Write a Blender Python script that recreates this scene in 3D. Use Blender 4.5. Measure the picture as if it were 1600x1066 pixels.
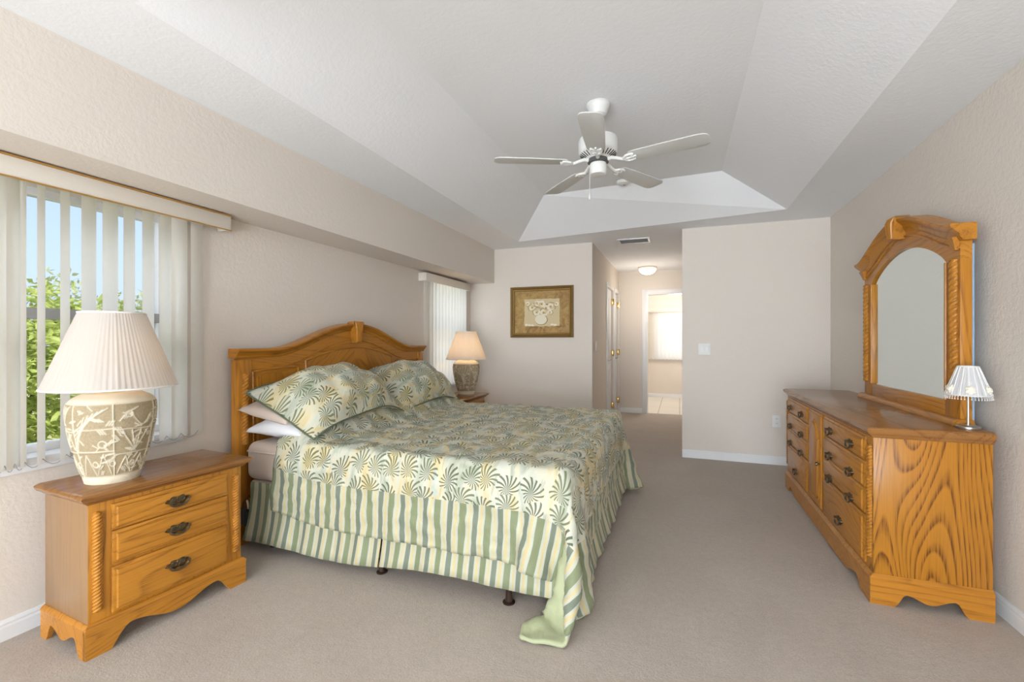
import bpy, bmesh, math, random
import numpy as np
from mathutils import Vector, Matrix

for o in list(bpy.data.objects):
    bpy.data.objects.remove(o, do_unlink=True)
S = bpy.context.scene
COL = S.collection
PI = math.pi
rnd = random.Random(7)

# ------------------------------------------------------------------ camera
cd = bpy.data.cameras.new('camera')
cd.sensor_width = 36.0
cd.lens = 711.1 / 1600 * 36
cd.clip_start = 0.02
cd.clip_end = 300
cam = bpy.data.objects.new('camera', cd)
COL.objects.link(cam)
cam.location = (0, 0, 1.24)
cam.rotation_euler = (PI / 2, 0, math.atan(262 / 711.1))
S.camera = cam

# ------------------------------------------------------------------ world, sun, daylight, exposure
S.view_settings.view_transform = 'Standard'
S.view_settings.look = 'None'
S.view_settings.gamma = 1
S.view_settings.use_curve_mapping = False
S.view_settings.exposure = 0.12
w = bpy.data.worlds.new('sky')
S.world = w
w.use_nodes = True
wn, wl = w.node_tree.nodes, w.node_tree.links
wn.clear()
wo = wn.new('ShaderNodeOutputWorld')
wb = wn.new('ShaderNodeBackground')
sky = wn.new('ShaderNodeTexSky')
sky.sky_type = 'NISHITA'
sky.sun_disc = False
sky.sun_elevation = math.radians(52)
sky.sun_rotation = math.radians(100)
sky.air_density = 1.0
sky.dust_density = 3.0
sky.ozone_density = 3.0
wb.inputs['Strength'].default_value = 0.34
haze = wn.new('ShaderNodeMix')
haze.data_type = 'RGBA'
haze.inputs[0].default_value = 0.65
haze.inputs[7].default_value = (1.75, 2.0, 2.75, 1)
wl.new(sky.outputs[0], haze.inputs[6])
wl.new(haze.outputs[2], wb.inputs[0])
wl.new(wb.outputs[0], wo.inputs[0])


def sun_light(direction, power, angle):
    ld = bpy.data.lights.new('sun', 'SUN')
    ld.energy = power
    ld.angle = math.radians(angle)
    ld.color = (1.0, 0.95, 0.86)
    o = bpy.data.objects.new('sun', ld)
    COL.objects.link(o)
    o.location = (8, 2, 12)
    o.rotation_euler = Vector(direction).to_track_quat('-Z', 'Y').to_euler()


def area_light(name, loc, direction, sx, sy, power, color):
    ld = bpy.data.lights.new(name, 'AREA')
    ld.shape = 'RECTANGLE'
    ld.size, ld.size_y = sx, sy
    ld.energy = power
    ld.color = color
    o = bpy.data.objects.new(name, ld)
    COL.objects.link(o)
    o.location = loc
    o.rotation_euler = Vector(direction).to_track_quat('-Z', 'Z').to_euler()
    return o


sun_light((-0.62, 0.12, -0.78), 3.2, 1.0)
# light put in for an unseen glass door assumed behind the camera
area_light('unseen_door_daylight', (-0.6, -8.80, 1.10), (0, 1, 1.2), 3.4, 1.9, 310, (0.84, 0.93, 1.0))
# added upward fill lying on the floor behind the camera, brightening the ceiling
area_light('added_floor_fill', (-0.6, -3.5, 0.02), (0, 0.40, 1), 3.2, 2.6, 430, (0.86, 0.94, 1.0))
# fill lights at two unseen windows added behind the camera
area_light('added_left_window_fill', (-2.55, -5.0, 1.34), (1, 0.2, 0.55), 1.5, 1.1, 240, (0.84, 0.93, 1.0))
area_light('added_right_window_fill', (1.29, -5.0, 1.34), (-1, 0.2, 0.55), 1.5, 1.1, 120, (0.84, 0.93, 1.0))
# daylight at the bathroom window
area_light('daylight_bath_window', (0.06, 10.95, 1.4), (0, -1, 0), 1.3, 1.2, 8, (1.0, 0.97, 0.92))

# daylight at the far bedroom window
area_light('daylight_far_window', (-3.15, 4.89, 1.4), (1, 0, 0), 1.0, 1.3, 8.5, (0.90, 0.96, 1.0))
# added area light high outside the near window, brightening its blind
area_light('added_near_window_fill', (-4.3, 1.25, 3.7), (1.5, 0, -2.2), 2.4, 1.2, 90, (0.90, 0.96, 1.0))


def point_light(name, parent, loc, power, color, radius):
    ld = bpy.data.lights.new(name, 'POINT')
    ld.energy = power
    ld.color = color
    ld.shadow_soft_size = radius
    o = bpy.data.objects.new(name, ld)
    COL.objects.link(o)
    o.location = loc
    o.parent = parent
    return o


# ------------------------------------------------------------------ materials
class N:
    """small node helper"""
    def __init__(self, name):
        self.m = bpy.data.materials.new(name)
        self.m.use_nodes = True
        self.t = self.m.node_tree
        self.t.nodes.clear()
        self.out = self.t.nodes.new('ShaderNodeOutputMaterial')

    def n(self, kind, **kw):
        nd = self.t.nodes.new('ShaderNode' + kind)
        for k, v in kw.items():
            setattr(nd, k, v)
        return nd

    def l(self, a, b):
        self.t.links.new(a, b)

    def put(self, sock, v):
        if isinstance(v, bpy.types.NodeSocket):
            self.l(v, sock)
        elif v is not None:
            sock.default_value = v

    def math(self, op, a, b=None, c=None):
        nd = self.n('Math', operation=op)
        self.put(nd.inputs[0], a)
        if b is not None:
            self.put(nd.inputs[1], b)
        if c is not None:
            self.put(nd.inputs[2], c)
        return nd.outputs[0]

    def coord(self, which='Object'):
        return self.n('TexCoord').outputs[which]

    def map(self, vec, scale=(1, 1, 1), rot=(0, 0, 0), loc=(0, 0, 0)):
        nd = self.n('Mapping')
        self.l(vec, nd.inputs['Vector'])
        nd.inputs['Scale'].default_value = scale
        nd.inputs['Rotation'].default_value = rot
        self.put(nd.inputs['Location'], loc)
        return nd.outputs[0]

    def noise(self, vec, scale, detail=2, rough=0.5, dist=0):
        nd = self.n('TexNoise')
        self.l(vec, nd.inputs['Vector'])
        nd.inputs['Scale'].default_value = scale
        nd.inputs['Detail'].default_value = detail
        nd.inputs['Roughness'].default_value = rough
        nd.inputs['Distortion'].default_value = dist
        return nd.outputs['Fac']

    def ramp(self, fac, stops, mode='LINEAR'):
        nd = self.n('ValToRGB')
        nd.color_ramp.interpolation = mode
        e = nd.color_ramp.elements
        while len(e) < len(stops):
            e.new(0.5)
        for el, (p, c) in zip(e, stops):
            el.position = p
            el.color = (*c, 1) if len(c) == 3 else c
        self.l(fac, nd.inputs[0])
        return nd.outputs[0]

    def mix(self, fac, a, b, mode='MIX'):
        nd = self.n('Mix', data_type='RGBA', blend_type=mode)
        self.put(nd.inputs[0], fac)
        for s, v in ((nd.inputs[6], a), (nd.inputs[7], b)):
            self.put(s, (*v, 1) if isinstance(v, tuple) and len(v) == 3 else v)
        return nd.outputs[2]

    def bump(self, h, strength, dist=0.01, normal=None):
        nd = self.n('Bump')
        nd.inputs['Strength'].default_value = strength
        nd.inputs['Distance'].default_value = dist
        self.l(h, nd.inputs['Height'])
        if normal is not None:
            self.l(normal, nd.inputs['Normal'])
        return nd.outputs[0]

    def bsdf(self, color=None, rough=0.6, metal=0, spec=0.5, normal=None, **kw):
        nd = self.n('BsdfPrincipled')
        self.put(nd.inputs['Base Color'], (*color, 1) if isinstance(color, tuple) and len(color) == 3 else color)
        self.put(nd.inputs['Roughness'], rough)
        nd.inputs['Metallic'].default_value = metal
        nd.inputs['Specular IOR Level'].default_value = spec
        if normal is not None:
            self.l(normal, nd.inputs['Normal'])
        for k, v in kw.items():
            self.put(nd.inputs[k.replace('_', ' ')], v)
        return nd.outputs[0]

    def done(self, shader):
        self.l(shader, self.out.inputs[0])
        return self.m


def srgb(r, g, b):
    f = lambda v: (v / 255 / 12.92) if v <= 10.3 else ((v / 255 + 0.055) / 1.055) ** 2.4
    return (f(r), f(g), f(b))


def plain(name, color, rough=0.5, metal=0, spec=0.5, **kw):
    k = N(name)
    return k.done(k.bsdf(color, rough, metal, spec, **kw))


def plaster(name, color, scale=55, strength=0.25, rough=0.85):
    k = N(name)
    c = k.coord()
    h = k.noise(c, scale, 3, 0.55)
    h2 = k.noise(c, scale * 2.7, 2, 0.5)
    hh = k.math('ADD', k.ramp_val(h) if hasattr(k, 'ramp_val') else h, k.math('MULTIPLY', h2, 0.35))
    tone = k.noise(c, 1.3, 2)
    col = k.mix(k.math('MULTIPLY', tone, 0.12), color, tuple(x * 0.9 for x in color))
    return k.done(k.bsdf(col, rough, 0, 0.25, k.bump(hh, strength, 0.006)))


def wood(name, axis='z', rot=None, shift=(0, 0, 0), light=(0.55, 0.238, 0.030), mid=(0.46, 0.180, 0.020),
         dark=(0.155, 0.048, 0.008), rings=9, rough=0.30, scale=1.0, bold=1.0):
    """oak with cathedral grain running along the given axis"""
    k = N(name)
    c = k.coord()
    oi = k.n('ObjectInfo')
    sh = k.n('VectorMath', operation='SCALE')
    comb = k.n('CombineXYZ')
    k.l(oi.outputs['Random'], comb.inputs[0])
    k.l(oi.outputs['Random'], comb.inputs[1])
    k.l(oi.outputs['Random'], comb.inputs[2])
    k.l(comb.outputs[0], sh.inputs[0])
    sh.inputs['Scale'].default_value = 13.0
    add = k.n('VectorMath', operation='ADD')
    c0 = k.map(c, (1, 1, 1), rot, shift) if rot else k.map(c, (1, 1, 1), (0, 0, 0), shift)
    k.l(c0, add.inputs[0])
    k.l(sh.outputs[0], add.inputs[1])
    c1 = add.outputs[0]
    ax = 'xyz'.index(axis)
    s1 = [4.2 * scale] * 3
    s1[ax] = 0.62 * scale
    f = k.noise(k.map(c1, tuple(s1)), 1.0, 1.2, 0.4, 0.25)
    ring = k.math('FRACT', k.math('MULTIPLY', f, rings * 2.2))
    line = k.ramp(ring, [(0.0, (0, 0, 0)), (0.52, (0.12,) * 3), (0.88, (0.95,) * 3), (1.0, (0, 0, 0))])
    s2 = [170.0] * 3
    s2[ax] = 5.0
    pores = k.noise(k.map(c1, tuple(s2)), 1.0, 2, 0.6)
    poref = k.ramp(pores, [(0.40, (1, 1, 1)), (0.58, (0, 0, 0))])
    s3 = [7.0] * 3
    s3[ax] = 1.0
    tone = k.noise(k.map(c1, tuple(s3)), 1.0, 2)
    base = k.mix(tone, mid, light)
    lf = k.math('MULTIPLY', line, k.math('MULTIPLY_ADD', poref, 0.40 * bold, 0.22 * bold))
    col = k.mix(lf, base, dark)
    col = k.mix(k.math('MULTIPLY', poref, 0.10), col, dark)
    nrm = k.bump(pores, 0.06, 0.002)
    return k.done(k.bsdf(col, rough, 0, 0.32, nrm, Coat_Weight=0.10, Coat_Roughness=0.22))


M = {}
M['wall'] = plaster('cream_wall_paint', (0.77, 0.70, 0.63), 48, 0.28)
M['wall_rough'] = plaster('cream_textured_wall_paint', (0.77, 0.705, 0.64), 42, 0.5)
M['ceiling'] = plaster('white_ceiling_paint', (0.915, 0.925, 0.95), 40, 0.25)
M['white'] = plain('white_gloss_paint', (0.82, 0.82, 0.83), 0.35)
M['white_plastic'] = plain('white_plastic', (0.80, 0.80, 0.78), 0.4)
M['fan_white'] = plain('white_fan_enamel', (0.78, 0.78, 0.76), 0.35)
M['fan_blade'] = plain('white_fan_blade', (0.62, 0.62, 0.60), 0.5)
M['dark_slot'] = plain('dark_gap', (0.03, 0.03, 0.03), 0.8)
M['oak_z'] = wood('oak_upright_grain', 'z')
M['oak_y'] = wood('oak_long_grain', 'y')
M['oak_x'] = wood('oak_cross_grain', 'x')
M['oak_end'] = wood('oak_bold_cathedral_grain', 'z', light=(0.45, 0.195, 0.020), dark=(0.13, 0.042, 0.008), rings=15, scale=0.9, bold=1.9, rot=(math.radians(180), 0, 0))
M['oak_left'] = wood('oak_slanted_grain', 'z', rot=(math.radians(42), 0, 0), rings=6)
M['oak_right'] = wood('oak_slanted_grain_mirrored', 'z', rot=(math.radians(-42), 0, 0), rings=6)
M['oak_side_sheen'] = wood('oak_grey_side_sheen', 'z', light=(0.33, 0.195, 0.095), mid=(0.29, 0.165, 0.078), dark=(0.17, 0.09, 0.04), rings=6, bold=0.6)  # greyish reflected sheen of the nightstand sides put into the oak colour
M['oak_top'] = wood('oak_polished_top', 'y', light=(0.34, 0.160, 0.050), mid=(0.28, 0.118, 0.032), rings=6, rough=0.22)
M['brass'] = plain('antique_brass', (0.17, 0.125, 0.075), 0.35, 0.9)
M['bright_brass'] = plain('polished_brass', (0.75, 0.55, 0.22), 0.25, 1.0)
M['chrome'] = plain('brushed_steel', (0.55, 0.54, 0.52), 0.3, 1.0)
M['nickel'] = plain('satin_nickel', (0.38, 0.36, 0.33), 0.35, 1.0)
M['black'] = plain('black_plastic', (0.012, 0.012, 0.014), 0.4)
M['brown_plastic'] = plain('dark_brown_plastic', (0.035, 0.018, 0.012), 0.35)
M['mirror'] = plain('mirror_glass', (0.74, 0.80, 0.80), 0.02, 1.0)
M['gold_trim'] = plain('gold_trim_strip', (0.50, 0.27, 0.07), 0.35, 0.3)


def carpet():
    k = N('beige_carpet')
    c = k.coord()
    fine = k.noise(c, 130, 3, 0.75)
    midn = k.noise(c, 30, 3, 0.6)
    big = k.noise(c, 2.2, 3, 0.6, 0.6)
    col = k.mix(fine, (0.33, 0.28, 0.235), (0.68, 0.605, 0.535))
    col = k.mix(k.math('MULTIPLY', k.ramp(midn, [(0.35, (1, 1, 1)), (0.6, (0, 0, 0))]), 0.18), col, (0.33, 0.275, 0.225))
    col = k.mix(k.math('MULTIPLY', k.ramp(big, [(0.38, (1, 1, 1)), (0.62, (0, 0, 0))]), 0.22), col, (0.38, 0.32, 0.265))
    h = k.math('ADD', fine, k.math('MULTIPLY', midn, 0.8))
    return k.done(k.bsdf(col, 0.95, 0, 0.05, k.bump(h, 0.35, 0.008), Sheen_Weight=0.1))


M['carpet'] = carpet()


def tiles():
    k = N('cream_floor_tile')
    c = k.coord()
    b = k.n('TexBrick')
    b.offset = 0
    k.l(c, b.inputs['Vector'])
    b.inputs['Color1'].default_value = (0.78, 0.74, 0.66, 1)
    b.inputs['Color2'].default_value = (0.80, 0.76, 0.69, 1)
    b.inputs['Mortar'].default_value = (0.40, 0.36, 0.30, 1)
    b.inputs['Scale'].default_value = 1.0
    b.inputs['Mortar Size'].default_value = 0.007
    b.inputs['Brick Width'].default_value = 0.35
    b.inputs['Row Height'].default_value = 0.9
    return k.done(k.bsdf(b.outputs[0], 0.3))


M['tile'] = tiles()


def pattern_palm(k, uv):
    bg = k.noise(k.map(uv, (1.0, 0.42, 1), (0, 0, 0.5)), 9.0, 3, 0.55, 0.7)
    col = k.ramp(bg, [(0.28, srgb(150, 158, 138)), (0.37, srgb(178, 182, 164)), (0.45, srgb(196, 197, 183)),
                      (0.54, srgb(203, 195, 165)), (0.60, srgb(203, 185, 136)), (0.66, srgb(189, 194, 183)), (0.76, srgb(160, 169, 160))])
    v = k.n('TexVoronoi', voronoi_dimensions='2D', feature='F1')
    k.l(uv, v.inputs['Vector'])
    v.inputs['Scale'].default_value = 9.0
    v.inputs['Randomness'].default_value = 0.55
    sub = k.n('VectorMath', operation='SUBTRACT')
    k.l(uv, sub.inputs[0])
    k.l(v.outputs['Position'], sub.inputs[1])
    sep = k.n('SeparateXYZ')
    k.l(sub.outputs[0], sep.inputs[0])
    ln = k.n('VectorMath', operation='LENGTH')
    k.l(sub.outputs[0], ln.inputs[0])
    r = ln.outputs['Value']
    ang = k.math('ARCTAN2', k.math('ADD', sep.outputs[1], 0.017), k.math('ADD', sep.outputs[0], 0.004))
    sc = k.n('SeparateColor')
    k.l(v.outputs['Color'], sc.inputs[0])
    ph = k.math('MULTIPLY', sc.outputs[0], 6.28)
    swirl = k.math('MULTIPLY_ADD', k.math('GREATER_THAN', sc.outputs[2], 0.5), 230.0, -115.0)
    wav = k.math('SINE', k.math('ADD', k.math('MULTIPLY_ADD', ang, 15.0, ph), k.math('MULTIPLY', r, swirl)))
    thr = k.math('MULTIPLY_ADD', r, 14.0, -0.30)           # fronds taper outwards
    blade = k.math('GREATER_THAN', wav, thr)
    lim = k.math('MULTIPLY_ADD', k.math('SINE', k.math('MULTIPLY_ADD', ang, 3.0, ph)), 0.010, 0.054)
    inside = k.math('LESS_THAN', r, lim)
    palm = k.math('MULTIPLY', blade, inside)
    pc = k.mix(sc.outputs[1], srgb(60, 70, 42), srgb(96, 102, 62))
    col = k.mix(k.math('MULTIPLY', palm, 0.84), col, pc)
    # loose dark leaf strokes between the palms
    st = k.noise(k.map(uv, (1.0, 0.22, 1), (0, 0, 0.65)), 34.0, 2, 0.5, 0.6)
    stf = k.math('MULTIPLY', k.ramp(st, [(0.60, (0, 0, 0)), (0.66, (1, 1, 1))]), 0.30)
    return k.mix(stf, col, srgb(112, 124, 92))


def cloth_mat(name, kind):
    k = N(name)
    uv = k.coord('UV')
    wr = k.noise(k.map(uv, (1, 0.5, 1)), 14, 3, 0.55, 0.4)
    weave = k.noise(uv, 600, 1)
    if kind == 'palm':
        col = pattern_palm(k, uv)
    elif kind == 'stripe':
        sep = k.n('SeparateXYZ')
        k.l(uv, sep.inputs[0])
        wob = k.noise(uv, 6, 1)
        u = k.math('FRACT', k.math('DIVIDE', k.math('MULTIPLY_ADD', wob, 0.012, sep.outputs[0]), 0.135))
        G, P, Y, B = srgb(128, 136, 104), srgb(184, 186, 170), srgb(198, 182, 136), srgb(116, 124, 108)
        col = k.ramp(u, [(0.0, G), (0.26, P), (0.36, Y), (0.44, P), (0.52, B), (0.72, P), (0.79, Y), (0.90, P)], 'CONSTANT')
    elif kind == 'sage':
        col = srgb(176, 182, 146)
    elif kind == 'piping':
        col = srgb(92, 102, 78)
    elif kind == 'taupe':
        col = srgb(205, 188, 176)
    else:
        col = srgb(228, 228, 232)
    h = k.math('MULTIPLY_ADD', weave, 0.02, wr)
    return k.done(k.bsdf(col, 0.55, 0, 0.3, k.bump(h, 0.4, 0.02), Sheen_Weight=0.1))


for nm in ('palm', 'stripe', 'sage', 'piping', 'taupe', 'linen_white'):
    M[nm] = cloth_mat('fabric_' + nm, nm)


def translucent(name, color, amount, rough=0.9, tex=None):
    k = N(name)
    c = k.coord()
    if tex == 'vane':
        t = k.noise(k.map(c, (1, 1, 1)), 26, 4, 0.6, 0.8)
        col = k.mix(k.math('MULTIPLY', t, 0.25), color, tuple(x * 0.78 for x in color))
    else:
        col = (*color, 1)
    d = k.n('BsdfDiffuse')
    t2 = k.n('BsdfTranslucent')
    k.put(d.inputs[0], col)
    k.put(t2.inputs[0], col)
    mx = k.n('MixShader')
    mx.inputs[0].default_value = amount
    k.l(d.outputs[0], mx.inputs[1])
    k.l(t2.outputs[0], mx.inputs[2])
    return k.done(mx.outputs[0])


M['vane'] = translucent('ivory_blind_fabric', (0.88, 0.85, 0.79), 0.52, tex='vane')
M['shade'] = translucent('cream_pleated_shade', (0.66, 0.63, 0.60), 0.40)
M['lace'] = translucent('white_gauze', (0.78, 0.78, 0.80), 0.35)
M['valance'] = plaster('ivory_valance_fabric', (0.74, 0.69, 0.62), 30, 0.15)
M['cream_rose'] = plain('cream_silk', (0.85, 0.80, 0.68), 0.7)


def glass_pane():
    k = N('window_glass')
    tr = k.n('BsdfTransparent')
    tr.inputs[0].default_value = (0.97, 0.98, 0.99, 1)
    gl = k.n('BsdfGlossy')
    gl.inputs['Roughness'].default_value = 0.02
    lw = k.n('LayerWeight')
    lw.inputs[0].default_value = 0.12
    mx = k.n('MixShader')
    k.l(lw.outputs['Fresnel'], mx.inputs[0])
    k.l(tr.outputs[0], mx.inputs[1])
    k.l(gl.outputs[0], mx.inputs[2])
    return k.done(mx.outputs[0])


M['glass'] = glass_pane()


def emit(name, color, strength, base=(0.9, 0.88, 0.82)):
    k = N(name)
    return k.done(k.bsdf(base, 0.4, 0, 0.4, Emission_Color=(*color, 1), Emission_Strength=strength))


M['lit_glass'] = emit('lit_frosted_glass', (1.0, 0.88, 0.68), 1.0)
M['lit_disc'] = emit('lit_lamp_disc', (1.0, 0.92, 0.78), 4.0)


def ceramic():
    k = N('carved_plaster_ceramic')
    a = k.n('Attribute')
    a.attribute_name = 'relief'
    c = k.coord()
    sp = k.noise(c, 160, 3, 0.7)
    rec = k.mix(sp, srgb(124, 107, 80), srgb(188, 172, 142))
    col = k.mix(a.outputs['Fac'], rec, srgb(222, 213, 192))
    return k.done(k.bsdf(col, 0.7, 0, 0.3, k.bump(sp, 0.3, 0.003)))


M['ceramic'] = ceramic()


def leaf_mat(name, a, b):
    k = N(name)
    c = k.coord()
    t = k.noise(c, 9, 2)
    col = k.mix(t, a, b)
    d = k.n('BsdfDiffuse')
    tr = k.n('BsdfTranslucent')
    k.l(col, d.inputs[0])
    k.l(col, tr.inputs[0])
    mx = k.n('MixShader')
    mx.inputs[0].default_value = 0.35
    k.l(d.outputs[0], mx.inputs[1])
    k.l(tr.outputs[0], mx.inputs[2])
    return k.done(mx.outputs[0])


M['leaf'] = leaf_mat('sunlit_leaves', srgb(150, 175, 80), srgb(225, 228, 150))
M['leaf_pale'] = leaf_mat('pale_leaves', srgb(165, 180, 120), srgb(228, 228, 185))
M['bark'] = plain('grey_bark', srgb(120, 105, 90), 0.9)
M['lawn'] = plain('dry_lawn', srgb(190, 185, 130), 0.95)


def canvas_mat():
    k = N('mottled_ochre_canvas')
    c = k.coord()
    n1 = k.noise(c, 9, 5, 0.7, 1.2)
    n2 = k.noise(c, 40, 3)
    col = k.ramp(n1, [(0.3, srgb(140, 104, 68)), (0.48, srgb(180, 146, 92)), (0.6, srgb(196, 166, 108)), (0.72, srgb(160, 122, 84))])
    col = k.mix(k.math('MULTIPLY', n2, 0.25), col, srgb(120, 92, 60))
    return k.done(k.bsdf(col, 0.7, 0, 0.3))


M['canvas'] = canvas_mat()


def frame_gold():
    k = N('antique_gold_frame')
    c = k.coord()
    n1 = k.noise(c, 120, 3, 0.7)
    col = k.mix(n1, srgb(82, 60, 34), srgb(168, 132, 72))
    return k.done(k.bsdf(col, 0.4, 0.35, 0.5, k.bump(n1, 0.5, 0.004)))


M['frame_gold'] = frame_gold()


# ------------------------------------------------------------------ mesh helpers
def finish(name, bm, mats, parent=None, loc=(0, 0, 0), smooth=35, recalc=True):
    if recalc:
        bmesh.ops.recalc_face_normals(bm, faces=bm.faces)
    if smooth:
        lim = math.radians(smooth)
        for f in bm.faces:
            f.smooth = True
        for e in bm.edges:
            if len(e.link_faces) == 2:
                e.smooth = e.calc_face_angle(0) < lim
    me = bpy.data.meshes.new(name)
    bm.to_mesh(me)
    bm.free()
    for m in (mats if isinstance(mats, (list, tuple)) else [mats]):
        me.materials.append(M[m] if isinstance(m, str) else m)
    o = bpy.data.objects.new(name, me)
    COL.objects.link(o)
    o.location = loc
    if parent is not None:
        o.parent = parent
    return o


def thing(name, label, cat, loc=(0, 0, 0), rz=0, group=None):
    o = bpy.data.objects.new(name, None)
    o.empty_display_size = 0.1
    COL.objects.link(o)
    o.location = loc
    o.rotation_euler = (0, 0, rz)
    return tag(o, label, cat, group)


def tag(o, label, cat, group=None):
    o['label'] = label
    o['category'] = cat
    if group:
        o['group'] = group
    return o


def struct(o):
    o['kind'] = 'structure'
    return o


def copy_tree(o, label=None, parent=None):
    c = o.copy()
    COL.objects.link(c)
    if parent is not None:
        c.parent = parent
    if label:
        c['label'] = label
    for ch in list(o.children):
        copy_tree(ch, None, c)
    return c


def box(bm, x0, x1, y0, y1, z0, z1, bevel=0.0, mi=0, segs=2):
    r = bmesh.ops.create_cube(bm, size=1)
    vs = r['verts']
    for v in vs:
        v.co = Vector(((x0 + x1) / 2 + v.co.x * (x1 - x0), (y0 + y1) / 2 + v.co.y * (y1 - y0), (z0 + z1) / 2 + v.co.z * (z1 - z0)))
    fs = set(f for v in vs for f in v.link_faces)
    for f in fs:
        f.material_index = mi
    if bevel > 0:
        es = list(set(e for v in vs for e in v.link_edges))
        rr = bmesh.ops.bevel(bm, geom=es, offset=bevel, segments=segs, affect='EDGES', profile=0.5)
        for f in rr['faces']:
            f.material_index = mi


def prism(bm, pts, axis, a0, a1, mi=0, bevel=0.0):
    """outline of 2D points extruded along an axis ('x': pts are (y,z); 'y': (x,z); 'z': (x,y))"""
    def P(p, a):
        return Vector((a, p[0], p[1])) if axis == 'x' else Vector((p[0], a, p[1])) if axis == 'y' else Vector((p[0], p[1], a))
    v0 = [bm.verts.new(P(p, a0)) for p in pts]
    v1 = [bm.verts.new(P(p, a1)) for p in pts]
    n = len(pts)
    fs = [bm.faces.new(v0), bm.faces.new(v1[::-1])]
    for i in range(n):
        fs.append(bm.faces.new((v0[i], v0[(i + 1) % n], v1[(i + 1) % n], v1[i])))
    for f in fs:
        f.material_index = mi
    if bevel:
        es = list(set(e for f in fs[:2] for e in f.edges))
        bmesh.ops.bevel(bm, geom=es, offset=bevel, segments=2, affect='EDGES', profile=0.5)


def band(bm, lower, upper, axis, a0, a1, mi=0):
    """strip between two equal-length point rows, extruded (avoids big concave faces)"""
    def P(p, a):
        return Vector((a, p[0], p[1])) if axis == 'x' else Vector((p[0], a, p[1]))
    n = len(lower)
    L0 = [bm.verts.new(P(p, a0)) for p in lower]
    U0 = [bm.verts.new(P(p, a0)) for p in upper]
    L1 = [bm.verts.new(P(p, a1)) for p in lower]
    U1 = [bm.verts.new(P(p, a1)) for p in upper]
    fs = []
    for i in range(n - 1):
        fs.append(bm.faces.new((L0[i], L0[i + 1], U0[i + 1], U0[i])))
        fs.append(bm.faces.new((L1[i + 1], L1[i], U1[i], U1[i + 1])))
        fs.append(bm.faces.new((L0[i + 1], L0[i], L1[i], L1[i + 1])))
        fs.append(bm.faces.new((U0[i], U0[i + 1], U1[i + 1], U1[i])))
    fs.append(bm.faces.new((L0[0], U0[0], U1[0], L1[0])))
    fs.append(bm.faces.new((U0[-1], L0[-1], L1[-1], U1[-1])))
    for f in fs:
        f.material_index = mi


def lathe(bm, prof, n=32, c=(0, 0, 0), mi=0, rfun=None, cap=True):
    rings = []
    for (r, z) in prof:
        ring = []
        for j in range(n):
            a = 2 * PI * j / n
            rr = r if rfun is None else rfun(r, a, z)
            ring.append(bm.verts.new((c[0] + rr * math.cos(a), c[1] + rr * math.sin(a), c[2] + z)))
        rings.append(ring)
    for i in range(len(rings) - 1):
        for j in range(n):
            f = bm.faces.new((rings[i][j], rings[i][(j + 1) % n], rings[i + 1][(j + 1) % n], rings[i + 1][j]))
            f.material_index = mi
    if cap:
        for ring in (rings[0], rings[-1]):
            f = bm.faces.new(ring)
            f.material_index = mi
    return rings


def tube(bm, pts, r, n=8, mi=0, closed=False, cap=True):
    pts = [Vector(p) for p in pts]
    m = len(pts)
    rings = []
    up = None
    for i, p in enumerate(pts):
        if closed:
            t = (pts[(i + 1) % m] - pts[i - 1]).normalized()
        else:
            t = (pts[min(i + 1, m - 1)] - pts[max(i - 1, 0)]).normalized()
        if up is None:
            up = t.orthogonal().normalized()
        up = (up - t * up.dot(t))
        up = up.normalized() if up.length > 1e-6 else t.orthogonal().normalized()
        b = t.cross(up)
        rr = r[i] if isinstance(r, (list, tuple)) else r
        rings.append([bm.verts.new(p + (up * math.cos(2 * PI * j / n) + b * math.sin(2 * PI * j / n)) * rr) for j in range(n)])
    for i in range(m if closed else m - 1):
        A, B = rings[i], rings[(i + 1) % m]
        for j in range(n):
            f = bm.faces.new((A[j], A[(j + 1) % n], B[(j + 1) % n], B[j]))
            f.material_index = mi
    if cap and not closed:
        for ring in (rings[0], rings[-1]):
            bm.faces.new(ring).material_index = mi


def loft_rect(bm, x0, x1, y0, y1, layers, mi=0):
    """stack of rectangles: layers are (z, out) or (z, out_x0, out_x1, out_y)"""
    rings = []
    for L in layers:
        z = L[0]
        if len(L) == 2:
            a, b, c = L[1], L[1], L[1]
        else:
            a, b, c = L[1:]
        rings.append([bm.verts.new(p) for p in ((x0 - a, y0 - c, z), (x1 + b, y0 - c, z), (x1 + b, y1 + c, z), (x0 - a, y1 + c, z))])
    for A, B in zip(rings, rings[1:]):
        for j in range(4):
            bm.faces.new((A[j], A[(j + 1) % 4], B[(j + 1) % 4], B[j])).material_index = mi
    bm.faces.new(rings[0][::-1]).material_index = mi
    bm.faces.new(rings[-1]).material_index = mi


def sweep_yz(bm, path, sect, x_base, mi=0):
    """sweep a closed section of (outward along x, offset along path normal) along (y,z) points"""
    m = len(path)
    rings = []
    for i, (y, z) in enumerate(path):
        a, b = path[max(i - 1, 0)], path[min(i + 1, m - 1)]
        t = Vector((b[0] - a[0], b[1] - a[1])).normalized()
        nrm = Vector((-t.y, t.x))
        rings.append([bm.verts.new((x_base + o, y + nrm.x * h, z + nrm.y * h)) for o, h in sect])
    n = len(sect)
    for A, B in zip(rings, rings[1:]):
        for j in range(n):
            bm.faces.new((A[j], A[(j + 1) % n], B[(j + 1) % n], B[j])).material_index = mi
    bm.faces.new(rings[0][::-1]).material_index = mi
    bm.faces.new(rings[-1]).material_index = mi


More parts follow.
